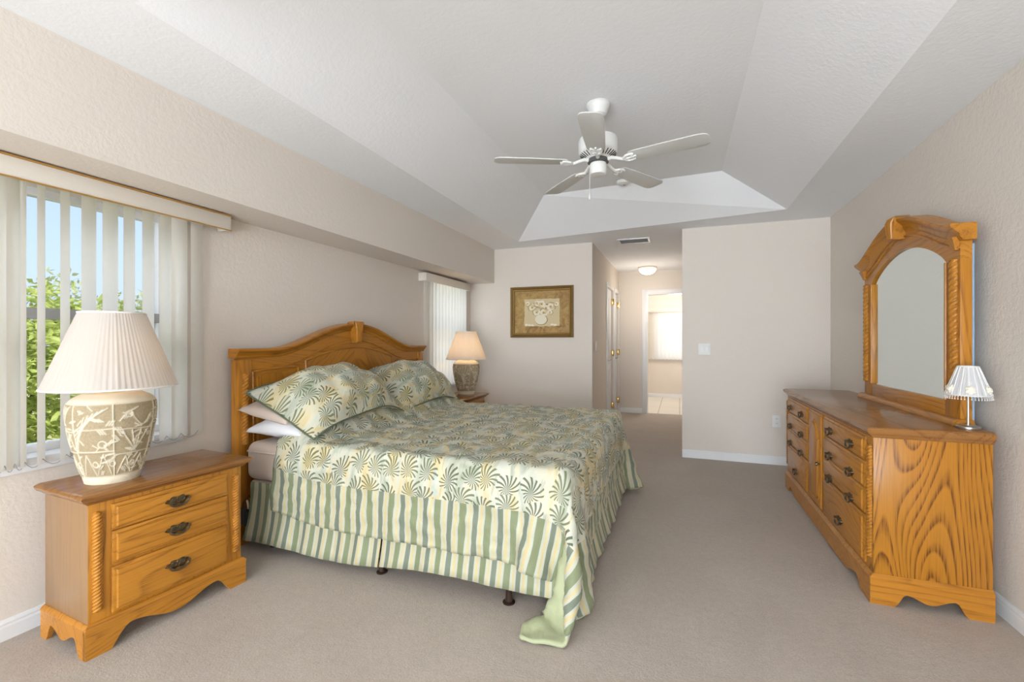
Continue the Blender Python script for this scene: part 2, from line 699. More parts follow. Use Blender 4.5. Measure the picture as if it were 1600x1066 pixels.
def rope(bm, c, z0, z1, R, turns_per_m=22, lobes=3, mi=0, n=18):
    """twisted rope-turned column"""
    m = max(12, int((z1 - z0) * turns_per_m * 11))
    prof = [(R, z0 + (z1 - z0) * i / m) for i in range(m + 1)]
    n = 24
    def rf(r, a, z):
        q = abs(math.cos(0.5 * lobes * (a - 2 * PI * turns_per_m / lobes * z)))
        e = min(1.0, (z - z0) / 0.012 + 0.35, (z1 - z) / 0.012 + 0.35)
        return r * (0.68 + 0.32 * q ** 0.7) * e
    lathe(bm, prof, n, c, mi, rf)


def handle_bm(face=1, w=0.1, h=0.04):
    """ornate antique drawer pull: pierced scroll backplate, posts and drop bail; front faces +x*face"""
    bm = bmesh.new()
    out = []
    for i in range(48):
        a = 2 * PI * i / 48
        k = 1 + 0.16 * math.cos(6 * a) + 0.10 * math.cos(2 * a)
        out.append((0.5 * w * 0.86 * k * math.cos(a), 0.5 * h * 0.9 * (1 + 0.22 * math.cos(6 * a)) * math.sin(a)))
    prism(bm, out, 'x', 0, 0.004 * face)
    for s in (-1, 1):
        ang = [2 * PI * i / 14 for i in range(14)]
        tube(bm, [(0.005 * face, s * w * 0.17 + 0.010 * math.cos(t), 0.004 + 0.010 * math.sin(t)) for t in ang], 0.0025, 6, closed=True)
        tube(bm, [(0, s * w * 0.40, 0.004), (0.012 * face, s * w * 0.40, 0.004), (0.019 * face, s * w * 0.40, 0.004)], [0.008, 0.006, 0.008], 10)
    tube(bm, [(0.005 * face, 0.006 * math.cos(t), 0.002 + 0.012 * math.sin(t)) for t in [2 * PI * i / 14 for i in range(14)]], 0.0025, 6, closed=True)
    pts = []
    for i in range(15):
        t = PI * i / 14
        pts.append((0.015 * face + 0.003 * face * math.sin(t), -w * 0.40 * math.cos(t), 0.004 - h * 0.62 * math.sin(t) ** 0.7))
    tube(bm, pts, [0.0038 + 0.0022 * math.sin(PI * i / 14) for i in range(15)], 8)
    return bm


def drawer_bm(face, x, y0, y1, z0, z1, t=0.02):
    """drawer front with a stepped, rounded raised edge"""
    bm = bmesh.new()
    rings = []
    for d, out in ((0, 0), (0, t * 0.45), (0.006, t * 0.62), (0.012, t * 0.66), (0.016, t * 0.92), (0.022, t)):
        rings.append([bm.verts.new((x + out * face, a, b)) for a, b in ((y0 + d, z0 + d), (y1 - d, z0 + d), (y1 - d, z1 - d), (y0 + d, z1 - d))])
    for A, B in zip(rings, rings[1:]):
        for j in range(4):
            bm.faces.new((A[j], A[(j + 1) % 4], B[(j + 1) % 4], B[j]))
    bm.faces.new(rings[0][::-1])
    bm.faces.new(rings[-1])
    return bm


# ------------------------------------------------------------------ room shell
XL, XR, YB, YF = -2.63, 1.37, 5.53, -9.0  # room stretched far back behind the camera, unseen, to even out the light
ZC, ZS, XS = 2.44, 2.0, -2.284


def wall_bm(bm, axis, c0, c1, a0, a1, z0, z1, holes=()):
    """wall box with rectangular holes (a0,a1,z0,z1); axis = the axis the wall is normal to"""
    As = sorted(set([a0, a1] + [v for h in holes for v in h[:2]]))
    Zs = sorted(set([z0, z1] + [v for h in holes for v in h[2:]]))
    def solid(i, j):
        if i < 0 or j < 0 or i >= len(As) - 1 or j >= len(Zs) - 1:
            return False
        ca, cz = (As[i] + As[i + 1]) / 2, (Zs[j] + Zs[j + 1]) / 2
        return not any(h[0] < ca < h[1] and h[2] < cz < h[3] for h in holes)
    cache = {}
    def V(c, a, z):
        k = (c, a, z)
        if k not in cache:
            cache[k] = bm.verts.new((c, a, z) if axis == 'x' else (a, c, z))
        return cache[k]
    for i in range(len(As) - 1):
        for j in range(len(Zs) - 1):
            if not solid(i, j):
                continue
            A, B, C, D = As[i], As[i + 1], Zs[j], Zs[j + 1]
            for c in (c0, c1):
                bm.faces.new((V(c, A, C), V(c, B, C), V(c, B, D), V(c, A, D)))
            if not solid(i - 1, j):
                bm.faces.new((V(c0, A, C), V(c1, A, C), V(c1, A, D), V(c0, A, D)))
            if not solid(i + 1, j):
                bm.faces.new((V(c0, B, C), V(c1, B, C), V(c1, B, D), V(c0, B, D)))
            if not solid(i, j - 1):
                bm.faces.new((V(c0, A, C), V(c1, A, C), V(c1, B, C), V(c0, B, C)))
            if not solid(i, j + 1):
                bm.faces.new((V(c0, A, D), V(c1, A, D), V(c1, B, D), V(c0, B, D)))


def wall(name, mat, *a, **k):
    bm = bmesh.new()
    wall_bm(bm, *a, **k)
    return struct(finish(name, bm, mat, smooth=0))


W1 = (0.76, 1.73, 0.74, 1.93)
W4 = (-5.8, -4.2, 0.74, 1.93)  # opening of the added side windows behind the camera
W2 = (4.42, 5.36, 0.74, 1.93)
wall('wall_left', 'wall', 'x', XL, XL - 0.16, YF, YB + 0.12, 0, 2.7, holes=[W1, W2, W4])
wall('wall_right', 'wall_rough', 'x', XR, XR + 0.16, YF, 5.32, 0, 2.7, holes=[W4])
wall('wall_back_left', 'wall', 'y', YB, YB + 0.12, XL, -0.998, 0, ZC)
wall('wall_back_right', 'wall_rough', 'y', 5.20, 5.32, 0.025, XR, 0, ZC)
wall('wall_front', 'wall', 'y', YF, YF - 0.14, XL - 0.16, XR + 0.12, 0, 2.7, holes=[(-2.35, 1.15, 0.0, 2.15)])
D1, D2 = (6.70, 7.34, 0, 2.04), (7.53, 8.03, 0, 2.04)
wall('wall_hall_left', 'wall', 'x', -0.998, -1.118, YB + 0.12, 8.1, 0, ZC, holes=[D1, D2])
wall('wall_hall_right', 'wall', 'x', 0.55, 0.67, 5.32, 8.1, 0, ZC)
wall('wall_hall_end', 'wall', 'y', 8.1, 8.22, -1.118, 0.67, 0, ZC, holes=[(-0.535, 0.25, 0, 2.05)])
wall('wall_bath_left', 'wall', 'x', -1.3, -1.42, 8.22, 10.67, 0, ZC)
wall('wall_bath_right', 'wall', 'x', 0.75, 0.87, 8.22, 10.67, 0, ZC)
W3 = (-0.50, 0.62, 0.86, 1.88)
wall('wall_bath_back', 'wall', 'y', 10.55, 10.67, -1.42, 0.87, 0, ZC, holes=[W3])
bm = bmesh.new()
box(bm, XL, XS, YF, YB, ZS, ZC)
struct(finish('wall_soffit', bm, 'wall', smooth=0))

bm = bmesh.new()
box(bm, XL - 0.16, XR + 0.12, YF - 0.14, 8.16, -0.1, 0)
struct(finish('floor', bm, 'carpet', smooth=0))
bm = bmesh.new()
box(bm, -1.42, 0.87, 8.16, 10.67, -0.1, 0)
struct(finish('floor_tile', bm, 'tile', smooth=0))

# tray ceiling
bm = bmesh.new()
zt = 2.75
OC = [(-1.815, 0.78), (0.917, 0.78), (0.917, 4.753), (-1.83, 5.19)]
IC = [(-1.33, 1.30), (0.352, 1.30), (0.352, 4.43), (-1.32, 4.535)]
RC = [(XL - 0.16, YF - 0.14), (XR + 0.12, YF - 0.14), (XR + 0.12, YB + 0.12), (XL - 0.16, YB + 0.12)]
ro = [bm.verts.new((*p, ZC)) for p in RC]
oo = [bm.verts.new((*p, ZC)) for p in OC]
ii = [bm.verts.new((*p, zt)) for p in IC]
for j in range(4):
    k_ = (j + 1) % 4
    bm.faces.new((ro[j], ro[k_], oo[k_], oo[j]))
    bm.faces.new((oo[j], oo[k_], ii[k_], ii[j]))
bm.faces.new(ii)
struct(finish('ceiling', bm, 'ceiling', smooth=0, recalc=False))
bm = bmesh.new()
box(bm, XL - 0.5, XR + 0.5, YF - 0.5, 11.0, 2.95, 3.05)
struct(finish('light_block_roof', bm, 'ceiling', smooth=0))  # unseen slab added over the ceiling to block the sun
bm = bmesh.new()
box(bm, -1.42, 0.87, YB + 0.12, 10.67, ZC, ZC + 0.06)
struct(finish('ceiling_hall', bm, 'ceiling', smooth=0))


def baseboard(name, runs):
    bm = bmesh.new()
    for (ax, c, d, a0, a1) in runs:      # wall plane, outward sign, run
        prof = [(0, 0), (0.014, 0), (0.014, 0.055), (0.011, 0.064), (0.012, 0.070), (0.006, 0.082), (0, 0.084)]
        if ax == 'x':
            prism(bm, [(c + d * p[0], p[1]) for p in prof], 'y', a0, a1)
        else:
            prism(bm, [(c + d * p[0], p[1]) for p in prof], 'x', a0, a1)
    return struct(finish(name, bm, 'white', smooth=0))


baseboard('baseboard_left', [('x', XL, 1, YF, YB)])
baseboard('baseboard_right', [('x', XR, -1, YF, 5.2)])
baseboard('baseboard_back_right', [('y', 5.20, -1, 0.025, XR)])
baseboard('baseboard_back_left', [('y', YB, -1, XL, -0.998)])
baseboard('baseboard_hall_left', [('x', -0.998, 1, YB, 6.63)])
baseboard('baseboard_hall_end', [('y', 8.1, -1, -0.998, -0.60)])
baseboard('baseboard_bath', [('y', 10.55, -1, -1.3, 0.75)])


# windows
def window_x(name, W, xi, d=-1):
    y0, y1, z0, z1 = W
    bm = bmesh.new()
    f = 0.035
    xa, xb = sorted((xi + d * 0.14, xi + d * 0.09))
    box(bm, xa, xb, y0, y0 + f, z0, z1)
    box(bm, xa, xb, y1 - f, y1, z0, z1)
    box(bm, xa, xb, y0 + f, y1 - f, z0, z0 + f)
    box(bm, xa, xb, y0 + f, y1 - f, z1 - f, z1)
    fr = struct(finish(name, bm, 'white', smooth=0))
    zm = 1.365
    bm = bmesh.new()
    box(bm, xa + 0.005, xb + 0.012, y0 + f, y1 - f, zm - 0.025, zm + 0.025)
    finish('meeting_rail', bm, plain('grey_vinyl', (0.34, 0.34, 0.34), 0.5), fr, smooth=0)
    bm = bmesh.new()
    box(bm, xa + 0.018, xa + 0.024, y0 + f, y1 - f, z0 + f, zm - 0.025)
    box(bm, xa + 0.018, xa + 0.024, y0 + f, y1 - f, zm + 0.025, z1 - f)
    finish('window_pane', bm, 'glass', fr, smooth=0)
    bm = bmesh.new()
    box(bm, *sorted((xi + d * 0.09, xi - d * 0.03)), y0 - 0.04, y1 + 0.05, z0 - 0.03, z0 + 0.002, 0.006)
    box(bm, *sorted((xi, xi - d * 0.015)), y0 - 0.02, y1 + 0.03, z0 - 0.06, z0 - 0.03, 0.003)
    finish('window_sill', bm, 'white', fr)


window_x('window_1', W1, XL)
window_x('window_2', W2, XL)
window_x('added_window_left', W4, XL)  # added window, out of view, giving the left fill light an opening
window_x('added_window_right', W4, XR, 1)  # added opposite window, also unseen, for the right fill light
# bathroom window
bm = bmesh.new()
x0, x1, z0, z1 = W3
for b in ((x0, x0 + .03, z0, z1), (x1 - .03, x1, z0, z1), (x0 + .03, x1 - .03, z0, z0 + .03), (x0 + .03, x1 - .03, z1 - .03, z1), (x0 + .03, x1 - .03, 1.36, 1.40)):
    box(bm, b[0], b[1], 10.61, 10.65, b[2], b[3])
wf = struct(finish('window_3', bm, 'white', smooth=0))
bm = bmesh.new()
box(bm, x0 + .03, x1 - .03, 10.625, 10.63, z0 + .03, z1 - .03)
finish('window_pane', bm, 'glass', wf, smooth=0)
bm = bmesh.new()
box(bm, x0 - .04, x1 + .04, 10.52, 10.61, z0 - .03, z0, 0.004)
finish('window_sill', bm, 'white', wf)
# glass door assumed behind the camera, unseen, put in for its daylight
bm = bmesh.new()
for b in ((-2.35, -2.28, 0, 2.15), (1.08, 1.15, 0, 2.15), (-2.28, 1.08, 2.08, 2.15), (-2.28, 1.08, 0, 0.06), (-0.66, -0.54, 0.06, 2.08)):
    box(bm, b[0], b[1], YF - 0.1, YF - 0.04, b[2], b[3])
wf = struct(finish('door_3', bm, 'white', smooth=0))
bm = bmesh.new()
box(bm, -2.28, -0.66, YF - 0.075, YF - 0.068, 0.06, 2.08)
box(bm, -0.54, 1.08, YF - 0.075, YF - 0.068, 0.06, 2.08)
finish('door_pane', bm, 'glass', wf, smooth=0)


# hall doors on the left hall wall, casings and door frame to the bathroom
def hall_door(name, D, hinge_side):
    y0, y1, _, z1 = D
    bm = bmesh.new()
    box(bm, -1.06, -1.022, y0 + 0.004, y1 - 0.004, 0.012, z1 - 0.004)
    ym = (y0 + y1) / 2
    for (a, b) in ((y0 + 0.09, ym - 0.04), (ym + 0.04, y1 - 0.09)):
        for (c, d) in ((0.22, 0.80), (1.0, z1 - 0.14)):
            box(bm, -1.024, -1.014, a, b, c, d, 0.008)
    o = struct(finish(name, bm, 'white'))
    bm = bmesh.new()
    yh = y0 + 0.07 if hinge_side > 0 else y1 - 0.07
    tube(bm, [(-1.022, yh, 0.96), (-0.99, yh, 0.96), (-0.965, yh, 0.96)], [0.026, 0.011, 0.011], 10)
    tube(bm, [(-0.968, yh - 0.01, 0.96), (-0.966, yh + 0.11, 0.96)], 0.010, 8)
    finish('door_handle', bm, 'nickel', o)
    for z in (0.22, 1.05, 1.86):
        bm = bmesh.new()
        yy = y1 - 0.006 if hinge_side > 0 else y0 + 0.006
        box(bm, -1.022, -0.990, yy - 0.02, yy + 0.016, z - 0.045, z + 0.045, 0.003)
        tube(bm, [(-0.984, yy, z - 0.05), (-0.984, yy, z + 0.05)], 0.007, 8)
        finish('hinge', bm, 'bright_brass', o)
    return o


hall_door('door_1', D1, 1)
hall_door('door_2', D2, 1)


def casing(name, ax, c, d, a0, a1, z1, wd=0.058):
    bm = bmesh.new()
    def bb(p, q, r, s):
        if ax == 'x':
            box(bm, min(c, c + d * 0.016), max(c, c + d * 0.016), p, q, r, s, 0.004)
        else:
            box(bm, p, q, min(c, c + d * 0.016), max(c, c + d * 0.016), r, s, 0.004)
    bb(a0 - wd, a0, 0, z1 + wd)
    bb(a1, a1 + wd, 0, z1 + wd)
    bb(a0, a1, z1, z1 + wd)
    return struct(finish(name, bm, 'white'))


casing('trim_1', 'x', -0.998, 1, 6.70, 7.34, 2.04)
casing('trim_2', 'x', -0.998, 1, 7.53, 8.03, 2.04)
casing('trim_3', 'y', 8.1, -1, -0.535, 0.25, 2.05, 0.07)
bm = bmesh.new()
box(bm, -0.535, -0.515, 8.085, 8.225, 0, 2.05)
box(bm, 0.23, 0.25, 8.085, 8.225, 0, 2.05)
box(bm, -0.515, 0.23, 8.085, 8.225, 2.03, 2.05)
struct(finish('trim_4', bm, 'white', smooth=0))

# lawn outside
bm = bmesh.new()
box(bm, -40, XL - 0.17, -25, 40, -0.35, -0.25)
struct(finish('ground', bm, 'lawn', smooth=0))


# ------------------------------------------------------------------ shrubs outside the near window
def bush(name, label, loc, rx, ry, h, leaves, mat, seed, z_lo=0.1):
    r = random.Random(seed)
    t = thing(name, label, 'shrub', loc, 0, 'shrubs outside the window')
    bm = bmesh.new()
    for k in range(7):
        a = 2 * PI * k / 7 + r.uniform(-.3, .3)
        q = Vector((math.cos(a) * rx * .6, math.sin(a) * ry * .6, h * r.uniform(.6, .9)))
        tube(bm, [(0, 0, 0), (q.x * .3, q.y * .3, q.z * .45), tuple(q)], [0.05, 0.03, 0.01], 6)
    finish('stem', bm, 'bark', t)
    bm = bmesh.new()
    blobs = [(r.uniform(-.75, .75) * rx, r.uniform(-.75, .75) * ry, h * r.uniform(z_lo, .86), r.uniform(.22, .42)) for _ in range(26)]
    for _ in range(leaves):
        bx, by, bz, br = r.choice(blobs)
        d = Vector((r.gauss(0, 1), r.gauss(0, 1), r.gauss(0, 1))).normalized() * br * r.uniform(.55, 1.1)
        p = Vector((bx, by, bz)) + d
        if p.z < 0.03:
            continue
        u = Vector((r.gauss(0, 1), r.gauss(0, 1), r.gauss(0, .6))).normalized()
        vv = u.orthogonal().normalized()
        vv = (Matrix.Rotation(r.uniform(0, 6.28), 3, u) @ vv)
        s = r.uniform(.035, .07)
        cr = u.cross(vv) * s * .12
        a_, b_, c_, d_ = p - u * s, p + vv * s * .42 + cr, p + u * s, p - vv * s * .42 + cr
        bm.faces.new([bm.verts.new(x) for x in (a_, b_, c_, d_)])
    finish('foliage', bm, mat, t, smooth=0, recalc=False)


bush('leafy_shrub', 'tall sunlit yellow green shrub seen through the near window blind', (-6.5, 2.6, -0.25), 0.85, 0.85, 2.25, 5200, 'leaf', 3)
bush('leafy_shrub', 'bushy light green shrub nearest the near window, low at its left side', (-4.9, 1.0, -0.25), 0.7, 0.6, 1.75, 4600, 'leaf', 4)
bush('leafy_shrub', 'pale wispy shrub rising behind the other shrubs outside', (-8.6, 5.2, -0.25), 1.3, 1.3, 2.7, 4600, 'leaf_pale', 5)
bush('leafy_shrub', 'low bright shrub at the right of the near window view', (-6.6, 4.9, -0.25), 0.9, 0.8, 1.7, 4000, 'leaf', 6)
bush('leafy_shrub', 'rounded green shrub outside the far window', (-5.4, 8.6, -0.25), 1.2, 1.2, 1.9, 3000, 'leaf', 8)


# ------------------------------------------------------------------ vertical blinds
def valance_bm(x0, x1, y0, y1, z0, z1):
    bm = bmesh.new()
    box(bm, x1 - 0.012, x1, y0, y1, z0, z1, 0.002)
    box(bm, x0, x1 - 0.012, y0, y0 + 0.012, z0, z1, 0.002)
    box(bm, x0, x1 - 0.012, y1 - 0.012, y1, z0, z1, 0.002)
    box(bm, x0, x1 - 0.012, y0 + 0.012, y1 - 0.012, z1 - 0.012, z1)
    return bm


def vane(parent, loc, ang, z0, z1, wd=0.089, bow=0.006, mat='vane'):
    bm = bmesh.new()
    cols = []
    for i in range(7):
        s = (i / 6 - .5)
        x, y = bow * (1 - 4 * s * s), s * wd
        cols.append([bm.verts.new((x, y, z)) for z in (z0, z0 + 0.03, (z0 + z1) / 2, z1)])
    for A, B in zip(cols, cols[1:]):
        for j in range(3):
            bm.faces.new((A[j], B[j], B[j + 1], A[j + 1]))
    o = finish('vane', bm, mat, parent, recalc=False)
    o.location = loc
    o.rotation_euler = (0, 0, ang)
    return o


def chain_bm(pts, z):
    bm = bmesh.new()
    for (x0, y0), (x1, y1) in zip(pts, pts[1:]):
        tube(bm, [(x0 + (x1 - x0) * t, y0 + (y1 - y0) * t, z - 0.03 * 4 * t * (1 - t)) for t in (0, .2, .4, .6, .8, 1)], 0.0016, 5)
    return bm


t = thing('vertical_blind', 'half open ivory vertical blind with gold edged valance behind large lamp', 'blind', (-2.57, 1.25, 0))
vo = finish('valance', valance_bm(-0.058, 0.042, -0.75, 0.732, 1.905, 1.985), 'valance', t)
bm = bmesh.new()
box(bm, 0.038, 0.046, -0.752, 0.734, 1.985, 1.993)
box(bm, 0.038, 0.046, -0.752, 0.734, 1.899, 1.905)
box(bm, -0.058, 0.038, 0.728, 0.734, 1.985, 1.993)
finish('gold_edging', bm, 'gold_trim', vo, smooth=0)
bm = bmesh.new()
box(bm, -0.03, 0.02, -0.70, 0.68, 1.915, 1.95, 0.003)
finish('headrail', bm, 'white_plastic', t)
VN = [(0.69, 60), (0.76, 50), (0.84, 40), (0.92, 30), (0.975, 35), (1.017, 50), (1.047, 42), (1.077, 56), (1.134, 50), (1.215, 44), (1.302, 28), (1.387, 22),
      (1.467, 30), (1.553, 26), (1.637, 22), (1.71, 5), (1.805, 16)]
cp = []
for y, a in VN:
    vane(t, (0, y - 1.25, 0), math.radians(a), 0.715, 1.915)
    cp.append((0.01, y - 1.25))
finish('bead_chain', chain_bm(cp, 0.735), plain('grey_bead_chain', (0.35, 0.36, 0.38), 0.4), t)

t = thing('vertical_blind', 'closed white vertical blind at the far window behind small bedside lamp', 'blind', (-2.58, 4.85, 0))
finish('valance', valance_bm(-0.048, 0.05, -0.62, 0.47, 1.885, 1.972), 'valance', t)
bm = bmesh.new()
box(bm, -0.025, 0.02, -0.58, 0.44, 1.90, 1.94, 0.003)
finish('headrail', bm, 'white_plastic', t)
for i in range(13):
    vane(t, (0, -0.53 + i * 0.076, 0), math.radians(-16), 0.715, 1.90)
finish('bead_chain', chain_bm([(0.01, -0.53 + i * 0.076) for i in range(13)], 0.735), plain('grey_bead_chain', (0.35, 0.36, 0.38), 0.4), t)

t = thing('vertical_blind', 'white vertical blind at the bathroom window seen through the doorway', 'blind', (0.0, 10.47, 0))
bm = bmesh.new()
box(bm, -0.72, 0.72, -0.05, 0.06, 1.87, 1.95, 0.003)
finish('valance', bm, 'valance', t)
for i in range(17):
    vane(t, (-0.66 + i * 0.082, 0, 0), math.radians(90 - 12), 0.83, 1.88)
finish('bead_chain', chain_bm([(-0.66 + i * 0.082, -0.012) for i in range(17)], 0.85), plain('grey_bead_chain', (0.35, 0.36, 0.38), 0.4), t)


# ------------------------------------------------------------------ nightstands
def scallop(a0, a1, zt_, foot, zmid, drop, n=28):
    """lower edge of a bracket base: feet at both ends, cyma curves rising to a flat or dipping centre; points a -> z"""
    pts = []
    L = a1 - a0
    for i in range(n + 1):
        s = i / n
        a = a0 + L * s
        d = min(s, 1 - s) * L
        if d < foot:
            z = 0.0
        else:
            q = min(1, (d - foot) / (L / 2 - foot))
            rise = min(1, q / 0.28)
            z = zmid * math.sin(rise * PI / 2) - drop * (0.5 - 0.5 * math.cos(PI * max(0, (q - 0.28) / 0.72)))
            z = max(z, 0.012)
        pts.append((a, z))
    return pts


def make_nightstand(label, group, loc, rz):
    t = thing('nightstand', label, 'nightstand', loc, rz, group)
    hw, hd = 0.312, 0.175
    bm = bmesh.new()
    box(bm, -hd, hd - 0.002, -hw, hw, 0.10, 0.602, 0.004)
    cb = finish('cabinet_body', bm, ['oak_z', 'oak_side_sheen'], t)
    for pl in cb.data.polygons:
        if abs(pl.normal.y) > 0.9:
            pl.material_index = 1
    # bracket base
    bm = bmesh.new()
    lo = scallop(-hw - 0.014, hw + 0.014, 0, 0.085, 0.075, 0.045, 40)
    band(bm, lo, [(p[0], 0.112) for p in lo], 'x', hd - 0.004, hd + 0.016)
    for s in (-1, 1):
        lo = scallop(-hd, hd + 0.014, 0, 0.055, 0.07, 0.035, 30)
        y = s * (hw + 0.014)
        band(bm, lo, [(p[0], 0.112) for p in lo], 'y', min(y, y - s * 0.018), max(y, y - s * 0.018))
    loft_rect(bm, -hd, hd, -hw, hw, [(0.108, 0, 0.017, 0.015), (0.116, 0, 0.018, 0.016), (0.124, 0, 0.012, 0.010), (0.130, 0, 0.003, 0.002)])
    finish('bracket_base', bm, 'oak_y', t)
    # top with moulded edge
    bm = bmesh.new()
    loft_rect(bm, -hd, hd, -hw, hw, [(0.598, 0, 0.004, 0.003), (0.604, 0, 0.012, 0.010), (0.612, 0, 0.018, 0.016), (0.616, 0, 0.030, 0.026), (0.628, 0, 0.038, 0.034),
                                      (0.634, 0, 0.040, 0.036), (0.640, 0, 0.034, 0.030), (0.645, 0, 0.018, 0.016)])
    finish('tabletop', bm, 'oak_top', t)
    for s in (-1, 1):
        bm = bmesh.new()
        rope(bm, (hd - 0.002, s * (hw - 0.03), 0), 0.165, 0.565, 0.017, 72)
        finish('rope_column', bm, 'oak_z', t)
    yw = hw - 0.075
    for (a, b, hz) in ((0.475, 0.580, 0.524), (0.337, 0.470, 0.398), (0.142, 0.325, 0.240)):
        d = finish('drawer', drawer_bm(1, hd - 0.004, -yw, yw, a, b, 0.024), 'oak_y', t)
        hb = finish('handle', handle_bm(1, 0.098, 0.042), 'brass', d)
        hb.location = (hd + 0.0195, 0.0, hz)
    return t


make_nightstand('oak three drawer nightstand with twisted columns, under the large lamp', 'matching oak nightstands beside the bed',
                (-2.315, 1.418, 0), math.radians(-4.5))
make_nightstand('oak nightstand on the far side of the bed, mostly hidden', 'matching oak nightstands beside the bed',
                (-2.28, 4.49, 0), 0)


# ------------------------------------------------------------------ carved ceramic lamps
def vase_profile(h, R):
    key = [(0.00, 0.60), (0.03, 0.63), (0.09, 0.66), (0.25, 0.77), (0.45, 0.89), (0.65, 0.97), (0.80, 1.0), (0.88, 0.985), (0.93, 0.93), (0.965, 0.83), (1.0, 0.60)]
    xs = [k[0] for k in key]
    ys = [k[1] for k in key]
    ts = np.linspace(0, 1, 141)
    rr = np.interp(ts, xs, ys)
    ker = np.ones(9) / 9
    rp = np.pad(rr, 4, mode='edge')
    rr = np.convolve(rp, ker, 'valid')
    return ts * h, rr * R


def carved_vase(parent, h, R, seed, nseg=300, kind=0):
    r = random.Random(seed)
    zs, rs = vase_profile(h, R)
    nz = len(zs)
    circ = 2 * PI * R
    npan = 6
    pw = circ / npan
    segs, circles, rough = [], [], []
    b0, b1 = 0.09 * h, 0.90 * h
    segs += [((0, b0), (circ, b0)), ((0, b1), (circ, b1))]
    for p in range(npan):
        x = p * pw
        segs.append(((x, b0), (x + r.uniform(-.01, .01), b1)))
        m = b0 + (b1 - b0) * r.uniform(.30, .36)
        m2 = b0 + (b1 - b0) * r.uniform(.62, .68)
        segs.append(((x, m), (x + pw, m)))
        if kind == 0:
            segs.append(((x, m2), (x + pw, m2 + r.uniform(-.01, .01))))
            style = p % 3
            if style == 0:
                for q in range(3):
                    a = x + pw * (.12 + .28 * q)
                    segs += [((a, m + .012), (a + pw * .14, m2 - .012)), ((a + pw * .14, m2 - .012), (a + pw * .28, m + .012))]
                for q in range(5):
                    segs.append(((x + pw * .1 * (q + 1), m2 + .01), (x + pw * (.2 + .18 * q), b1 - .008)))
            elif style == 1:
                for q in range(6):
                    segs.append(((x + pw * .05, m + .004 + .016 * q), (x + pw * (.35 + .1 * q), b1 - .05 + .007 * q)))
                circles.append((x + pw * .72, m + .03, .014))
            else:
                pts = [(x + pw * (.1 + .8 * i / 14), m2 + .035 + .026 * math.sin(i / 14 * 7)) for i in range(15)]
                segs += list(zip(pts, pts[1:]))
                circles.append((x + pw * .3, m2 + .06, .012))
                for q in range(4):
                    segs.append(((x + pw * .5, m + .01), (x + pw * (.15 + .23 * q), m2 - .01)))
            for q in range(2):
                a = x + pw * (.08 + .45 * q)
                segs += [((a, b0 + .008), (a + pw * .2, m - .012)), ((a + pw * .2, m - .012), (a + pw * .4, b0 + .008))]
                circles.append((a + pw * .42, (b0 + m) / 2, .011))
        else:
            for q in range(5):
                a = x + pw * .5
                pts = [(a + (q - 2) * pw * .2 * (i / 8) ** 1.4, m + (b1 - m - .02) * (i / 8) * (1 - .08 * abs(q - 2))) for i in range(9)]
                segs += list(zip(pts, pts[1:]))
            for q in range(3):
                circles.append((x + pw * (.2 + .3 * q), (b0 + m) / 2, .011))
    for q in range(170):
        a_ = r.uniform(0, circ)
        z_ = r.uniform(b0 + .01, b1 - .02)
        an = r.choice((0.4, 0.9, 2.2, 2.6)) + r.uniform(-.15, .15)
        L_ = r.uniform(.012, .035)
        for e_ in range(r.choice((1, 2, 3))):
            x_ = a_ + e_ * .008
            segs.append(((x_, z_), (x_ + L_ * math.cos(an), min(b1, z_ + L_ * abs(math.sin(an))))))
    th = np.arange(nseg) / nseg * circ
    TT, ZZ = np.meshgrid(th, zs)
    d = np.full(TT.shape, 1.0)
    for (a, b) in segs:
        ax, az = a
        bx, bz = b
        dx, dz = bx - ax, bz - az
        L2 = dx * dx + dz * dz + 1e-12
        for off in (-circ, 0, circ):
            px, pz = TT - ax - off, ZZ - az
            tt = np.clip((px * dx + pz * dz) / L2, 0, 1)
            d = np.minimum(d, np.hypot(px - tt * dx, pz - tt * dz))
    ridge = np.exp(-(d / 0.0024) ** 2)
    disp = ridge * 0.0042
    for (cx, cz, cr) in circles:
        for off in (-circ, 0, circ):
            q = np.hypot(TT - cx - off, ZZ - cz)
            ring = np.exp(-((q - cr) / 0.0028) ** 2)
            ridge = np.maximum(ridge, ring)
            disp = np.maximum(disp, ring * 0.004) - 0.004 * np.exp(-(q / (cr * .7)) ** 2)
    plainz = ((ZZ < b0) | (ZZ > b1)).astype(float)
    relief = np.clip(np.maximum(ridge * 0.95, plainz), 0, 1)
    disp = disp * (1 - plainz) + 0.001 * plainz
    bm = bmesh.new()
    lay = bm.verts.layers.float.new('relief')
    rings = []
    for i in range(nz):
        ring = []
        for j in range(nseg):
            a = 2 * PI * j / nseg
            rr = rs[i] + disp[i, j]
            v = bm.verts.new((rr * math.cos(a), rr * math.sin(a), zs[i]))
            v[lay] = relief[i, j]
            ring.append(v)
        rings.append(ring)
    for i in range(nz - 1):
        for j in range(nseg):
            bm.faces.new((rings[i][j], rings[i][(j + 1) % nseg], rings[i + 1][(j + 1) % nseg], rings[i + 1][j]))
    bm.faces.new(rings[0][::-1])
    bm.faces.new(rings[-1])
    return finish('ceramic_base', bm, 'ceramic', parent, smooth=60)


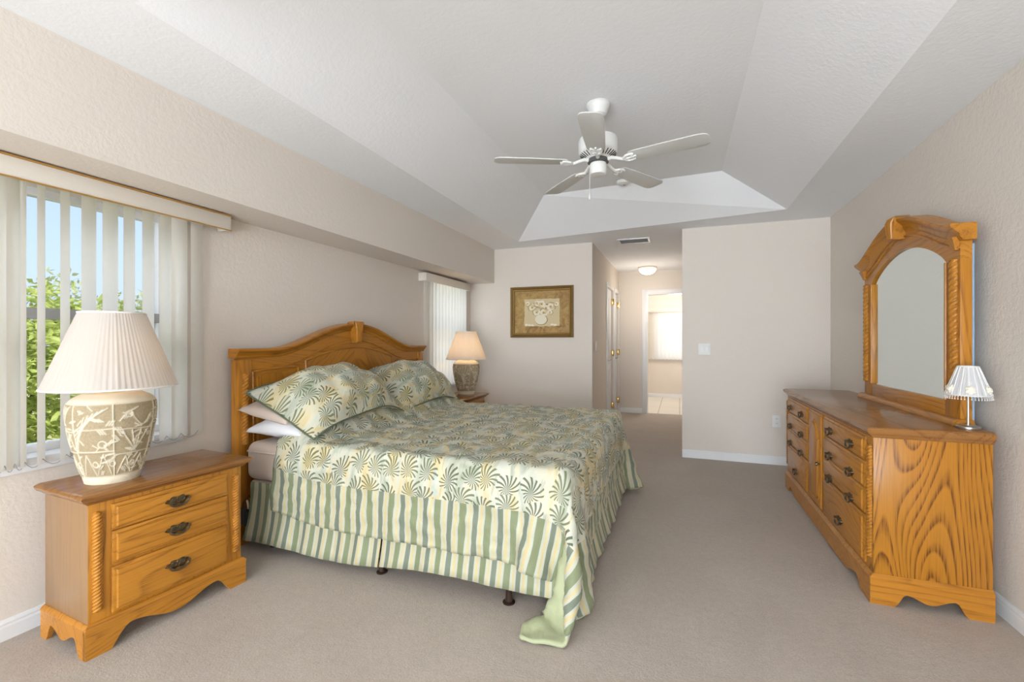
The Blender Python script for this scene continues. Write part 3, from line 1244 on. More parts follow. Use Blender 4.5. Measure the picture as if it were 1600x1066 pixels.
def shade_bm(r0, r1, z0, z1, n=240, pleats=72, amp=0.016):
    bm = bmesh.new()
    rings = []
    for i in range(9):
        s = i / 8
        z = z0 + (z1 - z0) * s
        r = r0 + (r1 - r0) * s
        ring = []
        for j in range(n):
            a = 2 * PI * j / n
            rr = r * (1 + amp * math.sin(pleats * a) * (0.6 + 0.4 * math.sin(5 * a)) + 0.010 * max(0, math.cos(6 * a)) ** 30)
            ring.append(bm.verts.new((rr * math.cos(a), rr * math.sin(a), z)))
        rings.append(ring)
    for A, B in zip(rings, rings[1:]):
        for j in range(n):
            bm.faces.new((A[j], A[(j + 1) % n], B[(j + 1) % n], B[j]))
    return bm


def ring_bm(items, r=0.004):
    bm = bmesh.new()
    for (R, z) in items:
        tube(bm, [(R * math.cos(2 * PI * i / 64), R * math.sin(2 * PI * i / 64), z) for i in range(64)], r, 6, closed=True)
    return bm


def make_lamp(label, loc, R, h, sr0, sr1, sz0, sz1, seed, kind, power, rz=0, nseg=300):
    t = thing('table_lamp', label, 'lamp', loc, rz, 'carved ceramic table lamps')
    carved_vase(t, h, R, seed, nseg, kind)
    bm = bmesh.new()
    lathe(bm, [(0.045, h - 0.01), (0.040, h + 0.01), (0.018, h + 0.02), (0.014, h + 0.06), (0.022, h + 0.07), (0.022, h + 0.12), (0.01, h + 0.125)], 20)
    tube(bm, [(0, 0, h + 0.12), (0, 0, sz1 - 0.006)], 0.003, 6)
    finish('lamp_stem', bm, 'bright_brass', t)
    sh = finish('lamp_shade', shade_bm(sr0, sr1, sz0, sz1), 'shade', t, smooth=80)
    for it_ in ((sr0, sz0), (sr1, sz1)):
        finish('shade_trim', ring_bm([it_], 0.0045), plain('cream_trim', (0.80, 0.76, 0.72), 0.7), sh)
    bm = bmesh.new()
    for i in range(3):
        a = 2 * PI * i / 3
        tube(bm, [(0, 0, sz1 - 0.01), (sr1 * .97 * math.cos(a), sr1 * .97 * math.sin(a), sz1 - 0.004)], 0.002, 6)
    finish('shade_spider', bm, 'bright_brass', sh)
    point_light('lamp_glow', t, (0, 0, sz0 + (sz1 - sz0) * .30), power, (1.0, 0.62, 0.28), 0.035)
    return t


make_lamp('large carved ceramic lamp with cream pleated shade, on the near nightstand', (-2.30, 1.25, 0.645), 0.150, 0.375,
          0.226, 0.112, 0.398, 0.715, 11, 0, 1.1, rz=0.6)
make_lamp('smaller looking carved ceramic lamp on the far nightstand beside the picture wall', (-2.27, 4.66, 0.645), 0.150, 0.375,
          0.226, 0.112, 0.390, 0.70, 5, 1, 5.0, rz=0.2, nseg=220)


# ------------------------------------------------------------------ bed frame with headboard
HY = 3.07


def hb_top(dy):
    u = min(1, abs(dy) / 0.80)
    c_ = 0.5 + 0.5 * math.cos(PI * u)
    return 1.145 + 0.19 * c_ ** 0.85


bed = thing('bed', 'oak bed headboard with arched carved top and bed frame legs', 'bed', (-2.52, HY, 0))
hb_n = 60
hwid = 1.04
ys = [-hwid + 2 * hwid * i / hb_n for i in range(hb_n + 1)]
hbd = bmesh.new()
band(hbd, [(y, 0.32) for y in ys], [(y, hb_top(y)) for y in ys], 'x', -0.045, 0.0)
hbo = finish('headboard', hbd, 'oak_y', bed)
# cornice moulding following the arch
bm = bmesh.new()
sect = [(-0.05, 0.0), (0.006, 0.0), (0.012, 0.006), (0.014, 0.016), (0.024, 0.024), (0.034, 0.038), (0.042, 0.044), (0.044, 0.054), (0.040, 0.060), (-0.05, 0.060)]
ysc = [-1.075 + 2.15 * i / 90 for i in range(91)]
sweep_yz(bm, [(y, hb_top(y) - 0.012) for y in ysc], sect, 0.0)
finish('cornice', bm, 'oak_y', hbo)
# bead line beneath the frieze
bm = bmesh.new()
sweep_yz(bm, [(y, hb_top(y) - 0.085) for y in ys], [(-0.002, -0.006), (0.007, -0.004), (0.009, 0.001), (0.006, 0.006), (-0.002, 0.007)], 0.0)
finish('bead_moulding', bm, 'oak_y', hbo)


def arch_pts(y0, y1, z0, zfun, n=24):
    top = [(y1 + (y0 - y1) * i / n, zfun(y1 + (y0 - y1) * i / n)) for i in range(n + 1)]
    return [(y0, z0), (y1, z0)] + top


def frame_loop(bm, pts, wd, x0, x1):
    """thin raised moulding following a closed outline"""
    tube(bm, [(x0, p[0], p[1]) for p in pts], wd, 8, closed=True)


cfun = lambda y: 1.045 + 0.145 * math.cos(PI / 2 * min(1, abs(y) / 0.70)) - 0.0
for sgn, mt in ((-1, 'oak_left'), (1, 'oak_right')):
    a, b = (-0.505, 0.0) if sgn < 0 else (0.0, 0.505)
    bm = bmesh.new()
    yy = [a + (b - a) * i / 24 for i in range(25)]
    band(bm, [(y, 0.45) for y in yy], [(y, cfun(y) - 0.012) for y in yy], 'x', -0.001, 0.006)
    finish('center_panel', bm, mt, hbo)
bm = bmesh.new()
frame_loop(bm, arch_pts(-0.515, 0.515, 0.44, lambda y: cfun(y) - 0.004), 0.009, 0.003, 0.01)
finish('panel_moulding', bm, 'oak_y', hbo)
for s in (-1, 1):
    sf = lambda y, s=s: 1.045 + 0.018 * math.sin(PI * (abs(y) - 0.58) / 0.37) * 0.6 + 0.012 * (0.95 - abs(y)) / .37
    a, b = (0.585, 0.945) if s > 0 else (-0.945, -0.585)
    bm = bmesh.new()
    yy = [a + 0.03 + (b - a - 0.06) * i / 16 for i in range(17)]
    band(bm, [(y, 0.48) for y in yy], [(y, sf(y) - 0.03) for y in yy], 'x', -0.001, 0.009)
    finish('side_panel', bm, 'oak_z', hbo)
    bm = bmesh.new()
    frame_loop(bm, arch_pts(a, b, 0.45, sf), 0.008, 0.002, 0.01)
    finish('panel_moulding', bm, 'oak_y', hbo)
    bm = bmesh.new()
    ypo = s * 1.012
    box(bm, -0.05, 0.012, ypo - 0.045, ypo + 0.045, 0.0, 1.125, 0.003)
    box(bm, -0.05, 0.030, ypo - 0.055, ypo + 0.07 * (1 if s < 0 else .8), 0.0, 0.14, 0.004)
    finish('headboard_post', bm, 'oak_z', hbo)
    bm = bmesh.new()
    rope(bm, (0.012, ypo - s * 0.0, 0), 0.60, 1.045, 0.021, 46)
    finish('rope_column', bm, 'oak_z', hbo)
# carved keystone
bm = bmesh.new()
prism(bm, [(-0.030, 1.225), (0.030, 1.225), (0.050, 1.365), (0.062, 1.385), (0.045, 1.400), (-0.045, 1.400), (-0.062, 1.385), (-0.050, 1.365)], 'x', -0.02, 0.050, bevel=0.008)
for k in range(5):
    y = -0.032 + k * 0.016
    tube(bm, [(0.050, y * 0.55, 1.235), (0.054, y * .8, 1.30), (0.056, y, 1.36), (0.046, y * 1.2, 1.393)], 0.0085, 8)
for s in (-1, 1):
    tube(bm, [(0.046, s * 0.050 + 0.011 * math.cos(q), 1.384 + 0.011 * math.sin(q)) for q in [2 * PI * i / 12 for i in range(12)]], 0.007, 6, closed=True)
finish('keystone', bm, 'oak_z', hbo)
# legs of the steel bed frame (bed frame local coordinates)
for (x, y) in ((-0.76, 1.975), (-1.498, 2.005), (-2.30, 2.05)):
    bm = bmesh.new()
    lathe(bm, [(0.030, 0.0), (0.030, 0.005), (0.018, 0.010), (0.015, 0.05), (0.018, 0.075), (0.012, 0.080), (0.012, 0.125)], 20, (x + 2.52, y - HY + 0.045, 0))
    tube(bm, [(x + 2.52, y - HY + 0.045, 0.118), (x + 2.52, 2.06 - HY, 0.17)], 0.010, 8)
    finish('bed_leg', bm, 'brown_plastic', bed)
bm = bmesh.new()
for y in (2.06, 3.0, 3.88):
    box(bm, 0.06, 1.98, y - HY - 0.018, y - HY + 0.018, 0.165, 0.19)
for x in (0.22, 1.02, 1.80):
    box(bm, x - .018, x + .018, 2.078 - HY, 3.862 - HY, 0.150, 0.165)
finish('frame_rail', bm, 'black', bed)

# small black box with a plug beside the headboard foot
t = thing('power_adapter', 'small black power box with plugs beside the headboard foot', 'adapter', (-2.44, 2.035, 0.14))
bm = bmesh.new()
prism(bm, [(-0.045, 0), (0.045, 0), (0.045, 0.045), (-0.005, 0.085), (-0.045, 0.10)], 'x', -0.03, 0.025, bevel=0.004)
finish('casing', bm, 'black', t)
bm = bmesh.new()
tube(bm, [(0, -0.01, 0.085), (0.0, -0.012, 0.115), (-0.008, -0.012, 0.14)], 0.006, 8)
finish('plug', bm, plain('ivory_plug', (0.7, 0.6, 0.45), 0.5), t)
bm = bmesh.new()
tube(bm, [(0.0, 0.025, 0.06), (0.0, 0.03, 0.11), (-0.02, 0.01, 0.16), (-0.03, -0.02, 0.13), (-0.03, -0.03, 0.05)], 0.003, 6)
finish('cord', bm, 'black', t)


# ------------------------------------------------------------------ mattress, box spring, bedding
def rbox(x0, x1, y0, y1, z0, z1, bevel, segs=6):
    bm = bmesh.new()
    box(bm, x0, x1, y0, y1, z0, z1, bevel, segs=segs)
    return bm


BX0, BX1, BY0, BY1 = -2.47, -0.47, 2.02, 3.94
o = finish('box_spring', rbox(0, BX1 - BX0 - .02, 0, BY1 - BY0 - 0.04, 0, 0.205, 0.03), 'taupe', None, (BX0 + .01, BY0 + 0.02, 0.192))
tag(o, 'box spring base under the mattress, its corner beside the headboard', 'box spring')
bm = rbox(0, BX1 - BX0, 0, BY1 - BY0, 0, 0.232, 0.055)
ob = finish('mattress', bm, 'taupe', None, (BX0, BY0, 0.398))
tag(ob, 'king mattress in a taupe fitted sheet, rounded corner beside headboard', 'mattress')
bm = bmesh.new()
for z in (0.178,):
    tube(bm, [(0.5, -0.002, z), (0.06, -0.003, z), (0.02, 0.010, z), (0.0, 0.05, z), (-0.002, 0.6, z)], 0.006, 8)
finish('sheet_piping', bm, 'taupe', ob)


def skirt_bm():
    bm = bmesh.new()
    uvl = bm.loops.layers.uv.new('UVMap')
    r = random.Random(3)
    runs = [[(-2.42, 2.03), (-1.475, 2.03)], [(-1.465, 2.03), (-0.50, 2.03), (-0.455, 2.08), (-0.455, 3.88), (-0.50, 3.93), (-2.42, 3.93)]]
    s_tot = 0
    for run in runs:
        P = []
        for (a, b) in zip(run, run[1:]):
            L = math.hypot(b[0] - a[0], b[1] - a[1])
            n = max(2, int(L / 0.012))
            for i in range(n):
                P.append((a[0] + (b[0] - a[0]) * i / n, a[1] + (b[1] - a[1]) * i / n))
        P.append(run[-1])
        cols = []
        s = s_tot
        for i, p in enumerate(P):
            q0, q1 = P[max(i - 3, 0)], P[min(i + 3, len(P) - 1)]
            tx, ty = q1[0] - q0[0], q1[1] - q0[1]
            tl = math.hypot(tx, ty)
            nx, ny = ty / tl, -tx / tl
            if i:
                s += math.hypot(p[0] - P[i - 1][0], p[1] - P[i - 1][1])
            col = []
            for k in range(9):
                f = k / 8
                rip = 0.5 * math.sin(s * 47 + 1.2 * math.sin(s * 9)) + 0.5 * math.sin(s * 23 + 2)
                off = f * 0.004 + f * f * 0.050 + f * 0.013 * rip + 0.002
                zb = 0.050 + (0.055 * max(0.0, (p[0] + 2.42) / 2) ** 1.5 if p[1] < 2.05 else 0.03) + 0.014 * math.sin(s * 5.3 + 1) + 0.006 * rip
                zt_ = 0.395
                col.append((bm.verts.new((p[0] + nx * off, p[1] + ny * off, zt_ + (zb - zt_) * f)), s * 1.12, f * 0.32))
            cols.append(col)
        s_tot = s + 0.05
        for A, B in zip(cols, cols[1:]):
            for k in range(8):
                q = (A[k], A[k + 1], B[k + 1], B[k])
                f = bm.faces.new([v[0] for v in q])
                for lp, v in zip(f.loops, q):
                    lp[uvl].uv = (v[1], v[2])
    return bm


sk = finish('bed_skirt', skirt_bm(), 'stripe', recalc=False, smooth=80)
md = sk.modifiers.new('thickness', 'SOLIDIFY')
md.thickness = 0.003
tag(sk, 'striped sage and cream bed skirt hanging around the box spring', 'bed skirt')


# comforter: draped by a small position-based cloth solver, then turned into a mesh
def drape():
    h = 0.03
    CX0 = -2.25
    top_len, top_wid = BX1 - CX0, BY1 - BY0
    foot, side = 0.50, 0.40
    na = int(round((top_len + foot) / h)) + 1
    nb = int(round((top_wid + 2 * side) / h)) + 1
    I, J = np.meshgrid(np.arange(na), np.arange(nb), indexing='ij')
    A = CX0 + I * h
    B = BY0 - side + J * h
    rs = np.random.RandomState(5)
    def bump(x, y):
        q = np.clip(1 - np.abs((x + 2.34) / 0.40) ** 3.2, 0, 1)
        e = np.clip((y - 2.06) / 0.14, 0, 1) * np.clip((3.90 - y) / 0.14, 0, 1)
        return 0.175 * np.sqrt(q) * np.sqrt(e)
    top = 0.632
    P = np.stack([A, B, np.full(A.shape, top + 0.03) + bump(A, B)], -1).astype(float)
    P[..., 2] += rs.rand(na, nb) * 0.004
    V = np.zeros_like(P)
    rest_d = h * math.sqrt(2)
    cons = []
    sl = lambda a, b: (slice(*a), slice(*b))
    for st in (0, 1):
        cons.append((sl((st, na - 1, 2), (0, nb)), sl((st + 1, na, 2), (0, nb)), h, 1.0))
        cons.append((sl((0, na), (st, nb - 1, 2)), sl((0, na), (st + 1, nb, 2)), h, 1.0))
    for st in (0, 1):
        cons.append((sl((st, na - 1, 2), (0, nb - 1)), sl((st + 1, na, 2), (1, nb)), rest_d, 0.45))
        cons.append((sl((st, na - 1, 2), (1, nb)), sl((st + 1, na, 2), (0, nb - 1)), rest_d, 0.45))
    for st in range(4):
        cons.append((sl((st, na - 2, 4), (0, nb)), sl((st + 2, na, 4), (0, nb)), 2 * h, 0.22))
        cons.append((sl((0, na), (st, nb - 2, 4)), sl((0, na), (st + 2, nb, 4)), 2 * h, 0.22))
    for st in range(8):
        cons.append((sl((st, na - 4, 8), (0, nb)), sl((st + 4, na, 8), (0, nb)), 4 * h, 0.04))
        cons.append((sl((0, na), (st, nb - 4, 8)), sl((0, na), (st + 4, nb, 8)), 4 * h, 0.04))
    cons2 = []
    for a, b, L, k in cons:
        va = P[a]
        vb = P[b]
        m0, m1 = min(va.shape[0], vb.shape[0]), min(va.shape[1], vb.shape[1])
        cons2.append((a, b, m0, m1, L, k))
    c0 = np.array([(BX0 + BX1) / 2, (BY0 + BY1) / 2, 0.30])
    e0 = np.array([(BX1 - BX0) / 2 + 0.012, (BY1 - BY0) / 2 + 0.012, top - 0.30])
    rr, off = 0.10, 0.018
    dt = 1 / 50
    tgt = np.array([-0.625, 1.765, 0.025])
    tgt2 = np.array([-0.56, 3.97, 0.12])
    for step in range(190):
        V[..., 2] -= 9.8 * dt
        V *= 0.975
        Q = P + V * dt
        pull = min(1.0, max(0.0, (step - 30) / 90))
        for it in range(9):
            for cj, tg in ((0, tgt), (-1, tgt2)):
                Q[-1, cj] += (tg - Q[-1, cj]) * pull * 0.8
            for a, b, m0, m1, L, k in cons2:
                pa, pb = Q[a][:m0, :m1], Q[b][:m0, :m1]
                d = pb - pa
                ln = np.sqrt((d * d).sum(-1, keepdims=True)) + 1e-9
                g = (0.5 * k) * (1 - L / ln) * d
                pa += g
                pb -= g
            # mattress and skirt box
            dlt = Q - c0
            q = np.abs(dlt) - (e0 - rr)
            qp = np.maximum(q, 0)
            ol = np.sqrt((qp * qp).sum(-1))
            dist = ol + np.minimum(q.max(-1), 0) - rr
            pen = off - dist
            hit = pen > 0
            nrm = np.where(ol[..., None] > 1e-6, qp / (ol[..., None] + 1e-9), 0)
            ax = q.argmax(-1)
            alt = np.eye(3)[ax]
            nrm = np.where(ol[..., None] > 1e-6, nrm, alt) * np.sign(dlt)
            Q += np.where(hit[..., None], nrm * np.maximum(pen, 0)[..., None], 0)
            # hidden pillows at the head
            bz = top + off + bump(Q[..., 0], Q[..., 1])
            on = (Q[..., 1] > BY0) & (Q[..., 1] < BY1) & (Q[..., 0] < BX1) & (Q[..., 2] > 0.45) & (Q[..., 2] < bz)
            Q[..., 2] = np.where(on, bz, Q[..., 2])
            fl = Q[..., 2] < 0.014
            Q[..., 2] = np.where(fl, 0.014, Q[..., 2])
        touch = hit | on | fl
        flat = touch & (Q[..., 2] > 0.6)
        fr = np.where(flat, 0.85, np.where(touch, 0.4, 0))[..., None]
        mv = Q - P
        mvt = mv.copy()
        mvt[..., :2] *= (1 - fr)
        Q = np.where(touch[..., None], P + mvt, Q)
        V = (Q - P) / dt
        P = Q
    return P, h, na, nb, side, foot, top_len


P, ch, na, nb, side, foot, tl = drape()
# soft quilted swell on the flat part
rs = np.random.RandomState(2)
bm = bmesh.new()
uvl = bm.loops.layers.uv.new('UVMap')
vs = [[bm.verts.new(P[i, j]) for j in range(nb)] for i in range(na)]
bw = 8           # border width in cells
for i in range(na - 1):
    for j in range(nb - 1):
        f = bm.faces.new((vs[i][j], vs[i + 1][j], vs[i + 1][j + 1], vs[i][j + 1]))
        near, far, ft = j < bw, j >= nb - 1 - bw, i >= na - 1 - bw - 2
        for lp, (a, b) in zip(f.loops, ((i, j), (i + 1, j), (i + 1, j + 1), (i, j + 1))):
            x, y = a * ch, b * ch
            if ft and not near:
                f.material_index = 1
                lp[uvl].uv = (y, x)
            elif near or far:
                f.material_index = 1
                lp[uvl].uv = (x, y)
            else:
                lp[uvl].uv = (x, y)
comf = finish('comforter', bm, ['palm', 'stripe', 'sage', 'sage', 'piping'], smooth=180, recalc=False)
md = comf.modifiers.new('smooth', 'SUBSURF')
md.levels = md.render_levels = 1
tx = bpy.data.textures.new('puff', 'CLOUDS')
tx.noise_scale = 0.16
tx.noise_depth = 1
md = comf.modifiers.new('puff', 'DISPLACE')
md.texture = tx
md.strength = 0.032
md.mid_level = 0.35
md.texture_coords = 'UV'
tx = bpy.data.textures.new('wrinkle', 'CLOUDS')
tx.noise_scale = 0.065
tx.noise_depth = 2
md = comf.modifiers.new('wrinkle', 'DISPLACE')
md.texture = tx
md.strength = 0.012
md.mid_level = 0.4
md.texture_coords = 'UV'
md = comf.modifiers.new('thickness', 'SOLIDIFY')
md.thickness = 0.014
md.offset = -1
md.material_offset = 2
md.material_offset_rim = 2
tag(comf, 'palm print comforter with striped border spread over the bed', 'comforter')


# ------------------------------------------------------------------ pillows
def pillow_bm(L, Wd, T, flange=0.0, nx=44, ny=28, seed=1, pinch=0.10, sag=0.0, wr=0.006):
    """closed pillow lying in xy: x across (Wd), y along (L)"""
    r = np.random.RandomState(seed)
    ph = r.rand(8) * 6.28
    bm = bmesh.new()
    uvl = bm.loops.layers.uv.new('UVMap')
    grids = []
    uvs = {}
    for side_ in (1, -1):
        g = []
        for i in range(nx + 1):
            row = []
            for j in range(ny + 1):
                p, q = 2 * i / nx - 1, 2 * j / ny - 1
                edge = i in (0, nx) or j in (0, ny)
                if side_ < 0 and edge:
                    row.append(grids[0][i][j])
                    continue
                yy = p * L / 2 * (1 - pinch * (1 - q * q) * abs(p) ** 3 * 0.5)
                xx = q * Wd / 2 * (1 - pinch * (1 - p * p) * abs(q) ** 3)
                fx = 1 - flange / (L / 2)
                fy = 1 - flange / (Wd / 2)
                pp, qq = min(1, abs(p) / fx), min(1, abs(q) / fy)
                th = ((1 - pp ** 2.6) * (1 - qq ** 2.3)) ** 0.55
                z = side_ * (T / 2 * th * (1.25 if side_ > 0 else 0.75) + 0.004 * (0 if edge else 1))
                if not edge:
                    z += side_ * wr * (math.sin(9 * p + 5 * q + ph[0]) + 0.7 * math.sin(14 * q - 6 * p + ph[1]) * abs(p) + 0.5 * math.sin(23 * p + ph[2])) * min(1, 3 * (1 - abs(p))) * min(1, 3 * (1 - abs(q)))
                z += -sag * (abs(p) ** 2.5) + 0.010 * math.sin(4.5 * p + ph[3]) * (abs(q) ** 4)
                v = bm.verts.new((xx, yy, z))
                uvs[v] = (xx + 3.7 * seed, yy + 1.3 * seed)
                row.append(v)
            g.append(row)
        grids.append(g)
    for si, g in enumerate(grids):
        for i in range(nx):
            for j in range(ny):
                q = (g[i][j], g[i + 1][j], g[i + 1][j + 1], g[i][j + 1])
                f = bm.faces.new(q if si else q[::-1])
                for lp in f.loops:
                    lp[uvl].uv = uvs[lp.vert]
    return bm, grids[0]


def place_pillow(name, label, cat, mat, L, Wd, T, loc, rot, group=None, piping=False, **k):
    t = thing(name, label, cat, loc, 0, group) if piping else None
    bm, g = pillow_bm(L, Wd, T, **k)
    edge = [g[i][0].co.copy() for i in range(len(g))] + [g[-1][j].co.copy() for j in range(1, len(g[0]))] + \
           [g[i][-1].co.copy() for i in range(len(g) - 2, -1, -1)] + [g[0][j].co.copy() for j in range(len(g[0]) - 2, 0, -1)]
    if piping:
        t.rotation_euler = rot
        finish('sham_cover', bm, mat, t, smooth=180)
        bm = bmesh.new()
        tube(bm, edge, 0.005, 6, closed=True)
        finish('piping', bm, 'piping', t)
    else:
        t = finish(name, bm, mat, None, loc, smooth=180)
        t.rotation_euler = rot
        tag(t, label, cat, group)
    return t


place_pillow('pillow', 'plain white pillow, lowest in the stack at the near bed corner', 'pillow', 'linen_white', 0.70, 0.42, 0.15,
             (-2.275, 2.38, 0.700), (0, 0, 0.03), 'pillows under the shams', seed=3)
place_pillow('pillow', 'taupe pillow on the white pillow, under the near palm sham', 'pillow', 'taupe', 0.74, 0.38, 0.14,
             (-2.325, 2.375, 0.792), (0, math.radians(10), 0.02), 'pillows under the shams', seed=4)
place_pillow('pillow_sham', 'near palm print pillow sham with dark piping, in front', 'pillow sham', 'palm', 0.94, 0.56, 0.27,
             (-2.155, 2.475, 0.892), (math.radians(2), math.radians(26), 0.03), 'palm print pillow shams', True, seed=5, flange=0.035, sag=0.085, wr=0.009)
place_pillow('pillow_sham', 'far palm print pillow sham beside the small bedside lamp', 'pillow sham', 'palm', 0.94, 0.56, 0.27,
             (-2.17, 3.40, 0.875), (math.radians(0), math.radians(30), -0.03), 'palm print pillow shams', True, seed=6, flange=0.035, sag=0.05, wr=0.009)


# ------------------------------------------------------------------ dresser
DC = (1.07, 3.53)
dr = thing('dresser', 'long oak dresser with eight drawers and arched center door', 'dresser', (*DC, 0))
dy0, dy1 = 2.62 - DC[1], 4.44 - DC[1]
dx0, dx1 = 0.862 - DC[0], 1.30 - DC[0]
bm = bmesh.new()
box(bm, dx0, dx1, dy0, dy1, 0.12, 0.79, 0.003)
finish('cabinet_body', bm, 'oak_end', dr)
bm = bmesh.new()
lo = []
n = 90
for i in range(n + 1):
    a = dy0 - 0.012 + (dy1 - dy0 + 0.024) * i / n
    d = min(a - dy0, dy1 - a) + 0.012
    if d < 0.13:
        z = 0
    elif d < 0.19:
        z = 0.055 * math.sin((d - 0.13) / 0.06 * PI / 2)
    elif d < 0.24:
        z = 0.055 - 0.012 * (d - 0.19) / 0.05
    elif d < 0.34:
        z = 0.043 - 0.031 * (0.5 - 0.5 * math.cos(PI * (d - 0.24) / 0.10))
    else:
        z = 0.012
    lo.append((a, z))
band(bm, lo, [(p[0], 0.118) for p in lo], 'x', dx0 - 0.016, dx0 + 0.004)
for s, y in ((-1, dy0 - 0.014), (1, dy1 + 0.014)):
    lo = scallop(dx0 - 0.012, dx1, 0, 0.10, 0.062, 0.03, 40)
    band(bm, lo, [(p[0], 0.118) for p in lo], 'y', min(y, y - s * 0.018), max(y, y - s * 0.018))
loft_rect(bm, dx0, dx1, dy0, dy1, [(0.114, 0.017, 0, 0.015), (0.122, 0.018, 0, 0.016), (0.130, 0.010, 0, 0.009), (0.138, 0.002, 0, 0.002)])
finish('bracket_base', bm, 'oak_x', dr)
bm = bmesh.new()
loft_rect(bm, dx0, dx1, dy0, dy1, [(0.782, 0.003, 0, 0.003), (0.788, 0.010, 0, 0.009), (0.796, 0.014, 0, 0.012), (0.800, 0.022, 0, 0.018), (0.813, 0.030, 0, 0.024),
                                    (0.822, 0.032, 0, 0.026), (0.829, 0.027, 0, 0.022), (0.835, 0.014, 0, 0.010)])
finish('dresser_top', bm, 'oak_top', dr)
for y in (dy0 + 0.032, dy1 - 0.032):
    bm = bmesh.new()
    rope(bm, (dx0 + 0.002, y, 0), 0.20, 0.745, 0.019, 60)
    finish('rope_column', bm, 'oak_z', dr)
colz = ((0.655, 0.770, 0.703), (0.520, 0.648, 0.556), (0.395, 0.517, 0.420), (0.155, 0.385, 0.235))
for (a, b) in ((2.70, 3.36), (3.735, 4.365)):
    a, b = a - DC[1], b - DC[1]
    for q, (za, zb, zh) in enumerate(colz):
        d = finish('drawer', drawer_bm(-1, dx0 + 0.004, a, b, za, zb, 0.024), 'oak_y', dr)
        m_ = (a + b) / 2
        for yh in ((m_,) if q == 3 else (m_ - 0.175, m_ + 0.175)):
            hb = finish('handle', handle_bm(-1, 0.09, 0.044), 'brass', d)
            hb.location = (dx0 - 0.0195, yh, zh)
# centre door with an arched raised panel
a, b = 3.39 - DC[1], 3.705 - DC[1]
d = finish('cabinet_door', drawer_bm(-1, dx0 + 0.004, a, b, 0.155, 0.770, 0.024), 'oak_z', dr)
bm = bmesh.new()
m_ = (a + b) / 2
def dtop(y):
    q = abs(y - m_) / 0.10
    return 0.60 + 0.09 * max(0, math.cos(min(q, 1) * PI / 2)) if q < 0.85 else 0.60
pts = [(m_ - 0.10, 0.24), (m_ - 0.07, 0.215), (m_ + 0.07, 0.215), (m_ + 0.10, 0.24), (m_ + 0.10, 0.60), (m_ + 0.085, 0.60)] + \
      [(m_ + 0.075 - 0.15 * i / 16, 0.625 + 0.075 * math.sin(PI * i / 16)) for i in range(17)] + [(m_ - 0.085, 0.60), (m_ - 0.10, 0.60)]
prism(bm, pts, 'x', dx0 - 0.018, dx0 - 0.029, bevel=0.004)
finish('raised_panel', bm, 'oak_z', d)
bm = bmesh.new()
frame_loop(bm, [(m_ + (p[0] - m_) * 1.16, 0.43 + (p[1] - 0.43) * 1.05) for p in pts], 0.006, dx0 - 0.020, 0)
finish('panel_moulding', bm, 'oak_z', d)
bm = bmesh.new()
lathe(bm, [(0.006, 0), (0.006, 0.01), (0.013, 0.016), (0.012, 0.024), (0.004, 0.027)], 16)
hb = finish('door_knob', bm, 'brass', d)
hb.location = (dx0 - 0.020, a + 0.03, 0.45)
hb.rotation_euler = (0, -PI / 2, 0)


# ------------------------------------------------------------------ dresser mirror
MC = (1.262, 3.39)
mi_ = thing('dresser_mirror', 'arched oak framed mirror with twisted columns standing on the dresser', 'mirror', (*MC, 0.835))
Z0 = 0.835
fr_front, fr_back = 0.0, 0.045


def m_in(y):      # inner arch (local z)
    q = min(1, abs(y) / 0.465)
    return 0.81 + 0.145 * (math.cos(PI / 2 * q) ** 0.75 if q < 1 else 0) - (0.0 if q < 0.999 else 0)


def m_out(y):     # line under the cornice
    q = min(1, abs(y) / 0.60)
    c_ = 0.5 + 0.5 * math.cos(PI * q)
    return 0.885 + 0.175 * c_ ** 0.75


bm = bmesh.new()
yy = [-0.60 + 1.2 * i / 60 for i in range(61)]
def lowr(y):
    return m_in(y) if abs(y) < 0.465 else 0.80
band(bm, [(y, lowr(y)) for y in yy], [(y, m_out(y) + 0.02) for y in yy], 'x', fr_front, fr_back)
top_o = finish('frame_arch', bm, 'oak_y', mi_)
for s in (-1, 1):
    bm = bmesh.new()
    y0_, y1_ = sorted((s * 0.60, s * 0.465))
    box(bm, fr_front, fr_back, y0_, y1_, 0.0, 0.80, 0.002)
    tube(bm, [(fr_front - 0.001, s * 0.474, 0.11), (fr_front - 0.001, s * 0.474, 0.80)], 0.007, 8)
    po = finish('frame_post', bm, 'oak_z', mi_)
    bm = bmesh.new()
    rope(bm, (fr_front, s * 0.555, 0), 0.115, 0.81, 0.024, 34)
    finish('rope_column', bm, 'oak_z', po)
    # bracket cap beneath the cornice end
    bm = bmesh.new()
    loft_rect(bm, -0.028, 0.03, s * 0.575 - 0.026, s * 0.575 + 0.026, [(0.845, -0.014), (0.865, -0.008), (0.89, 0.0), (0.905, 0.006)])
    finish('corbel', bm, 'oak_z', po)
bm = bmesh.new()
box(bm, fr_front, fr_back, -0.465, 0.465, 0.0, 0.105, 0.002)
finish('frame_rail', bm, 'oak_y', mi_)
bm = bmesh.new()
loft_rect(bm, -0.03, fr_back, -0.615, 0.615, [(0.0, 0.008, 0, 0.008), (0.012, 0.008, 0, 0.008), (0.024, 0.0, 0, 0.0), (0.030, -0.014, 0, -0.004)])
finish('mirror_base', bm, 'oak_y', mi_)
bm = bmesh.new()
sect = [(0.046, 0.0), (-0.004, 0.0), (-0.010, 0.010), (-0.016, 0.018), (-0.020, 0.034), (-0.038, 0.050), (-0.050, 0.060), (-0.055, 0.072), (-0.050, 0.080), (0.046, 0.080)]
sweep_yz(bm, [(y, m_out(y)) for y in [-0.635 + 1.27 * i / 80 for i in range(81)]], sect, 0.0)
finish('cornice', bm, 'oak_y', mi_)
bm = bmesh.new()
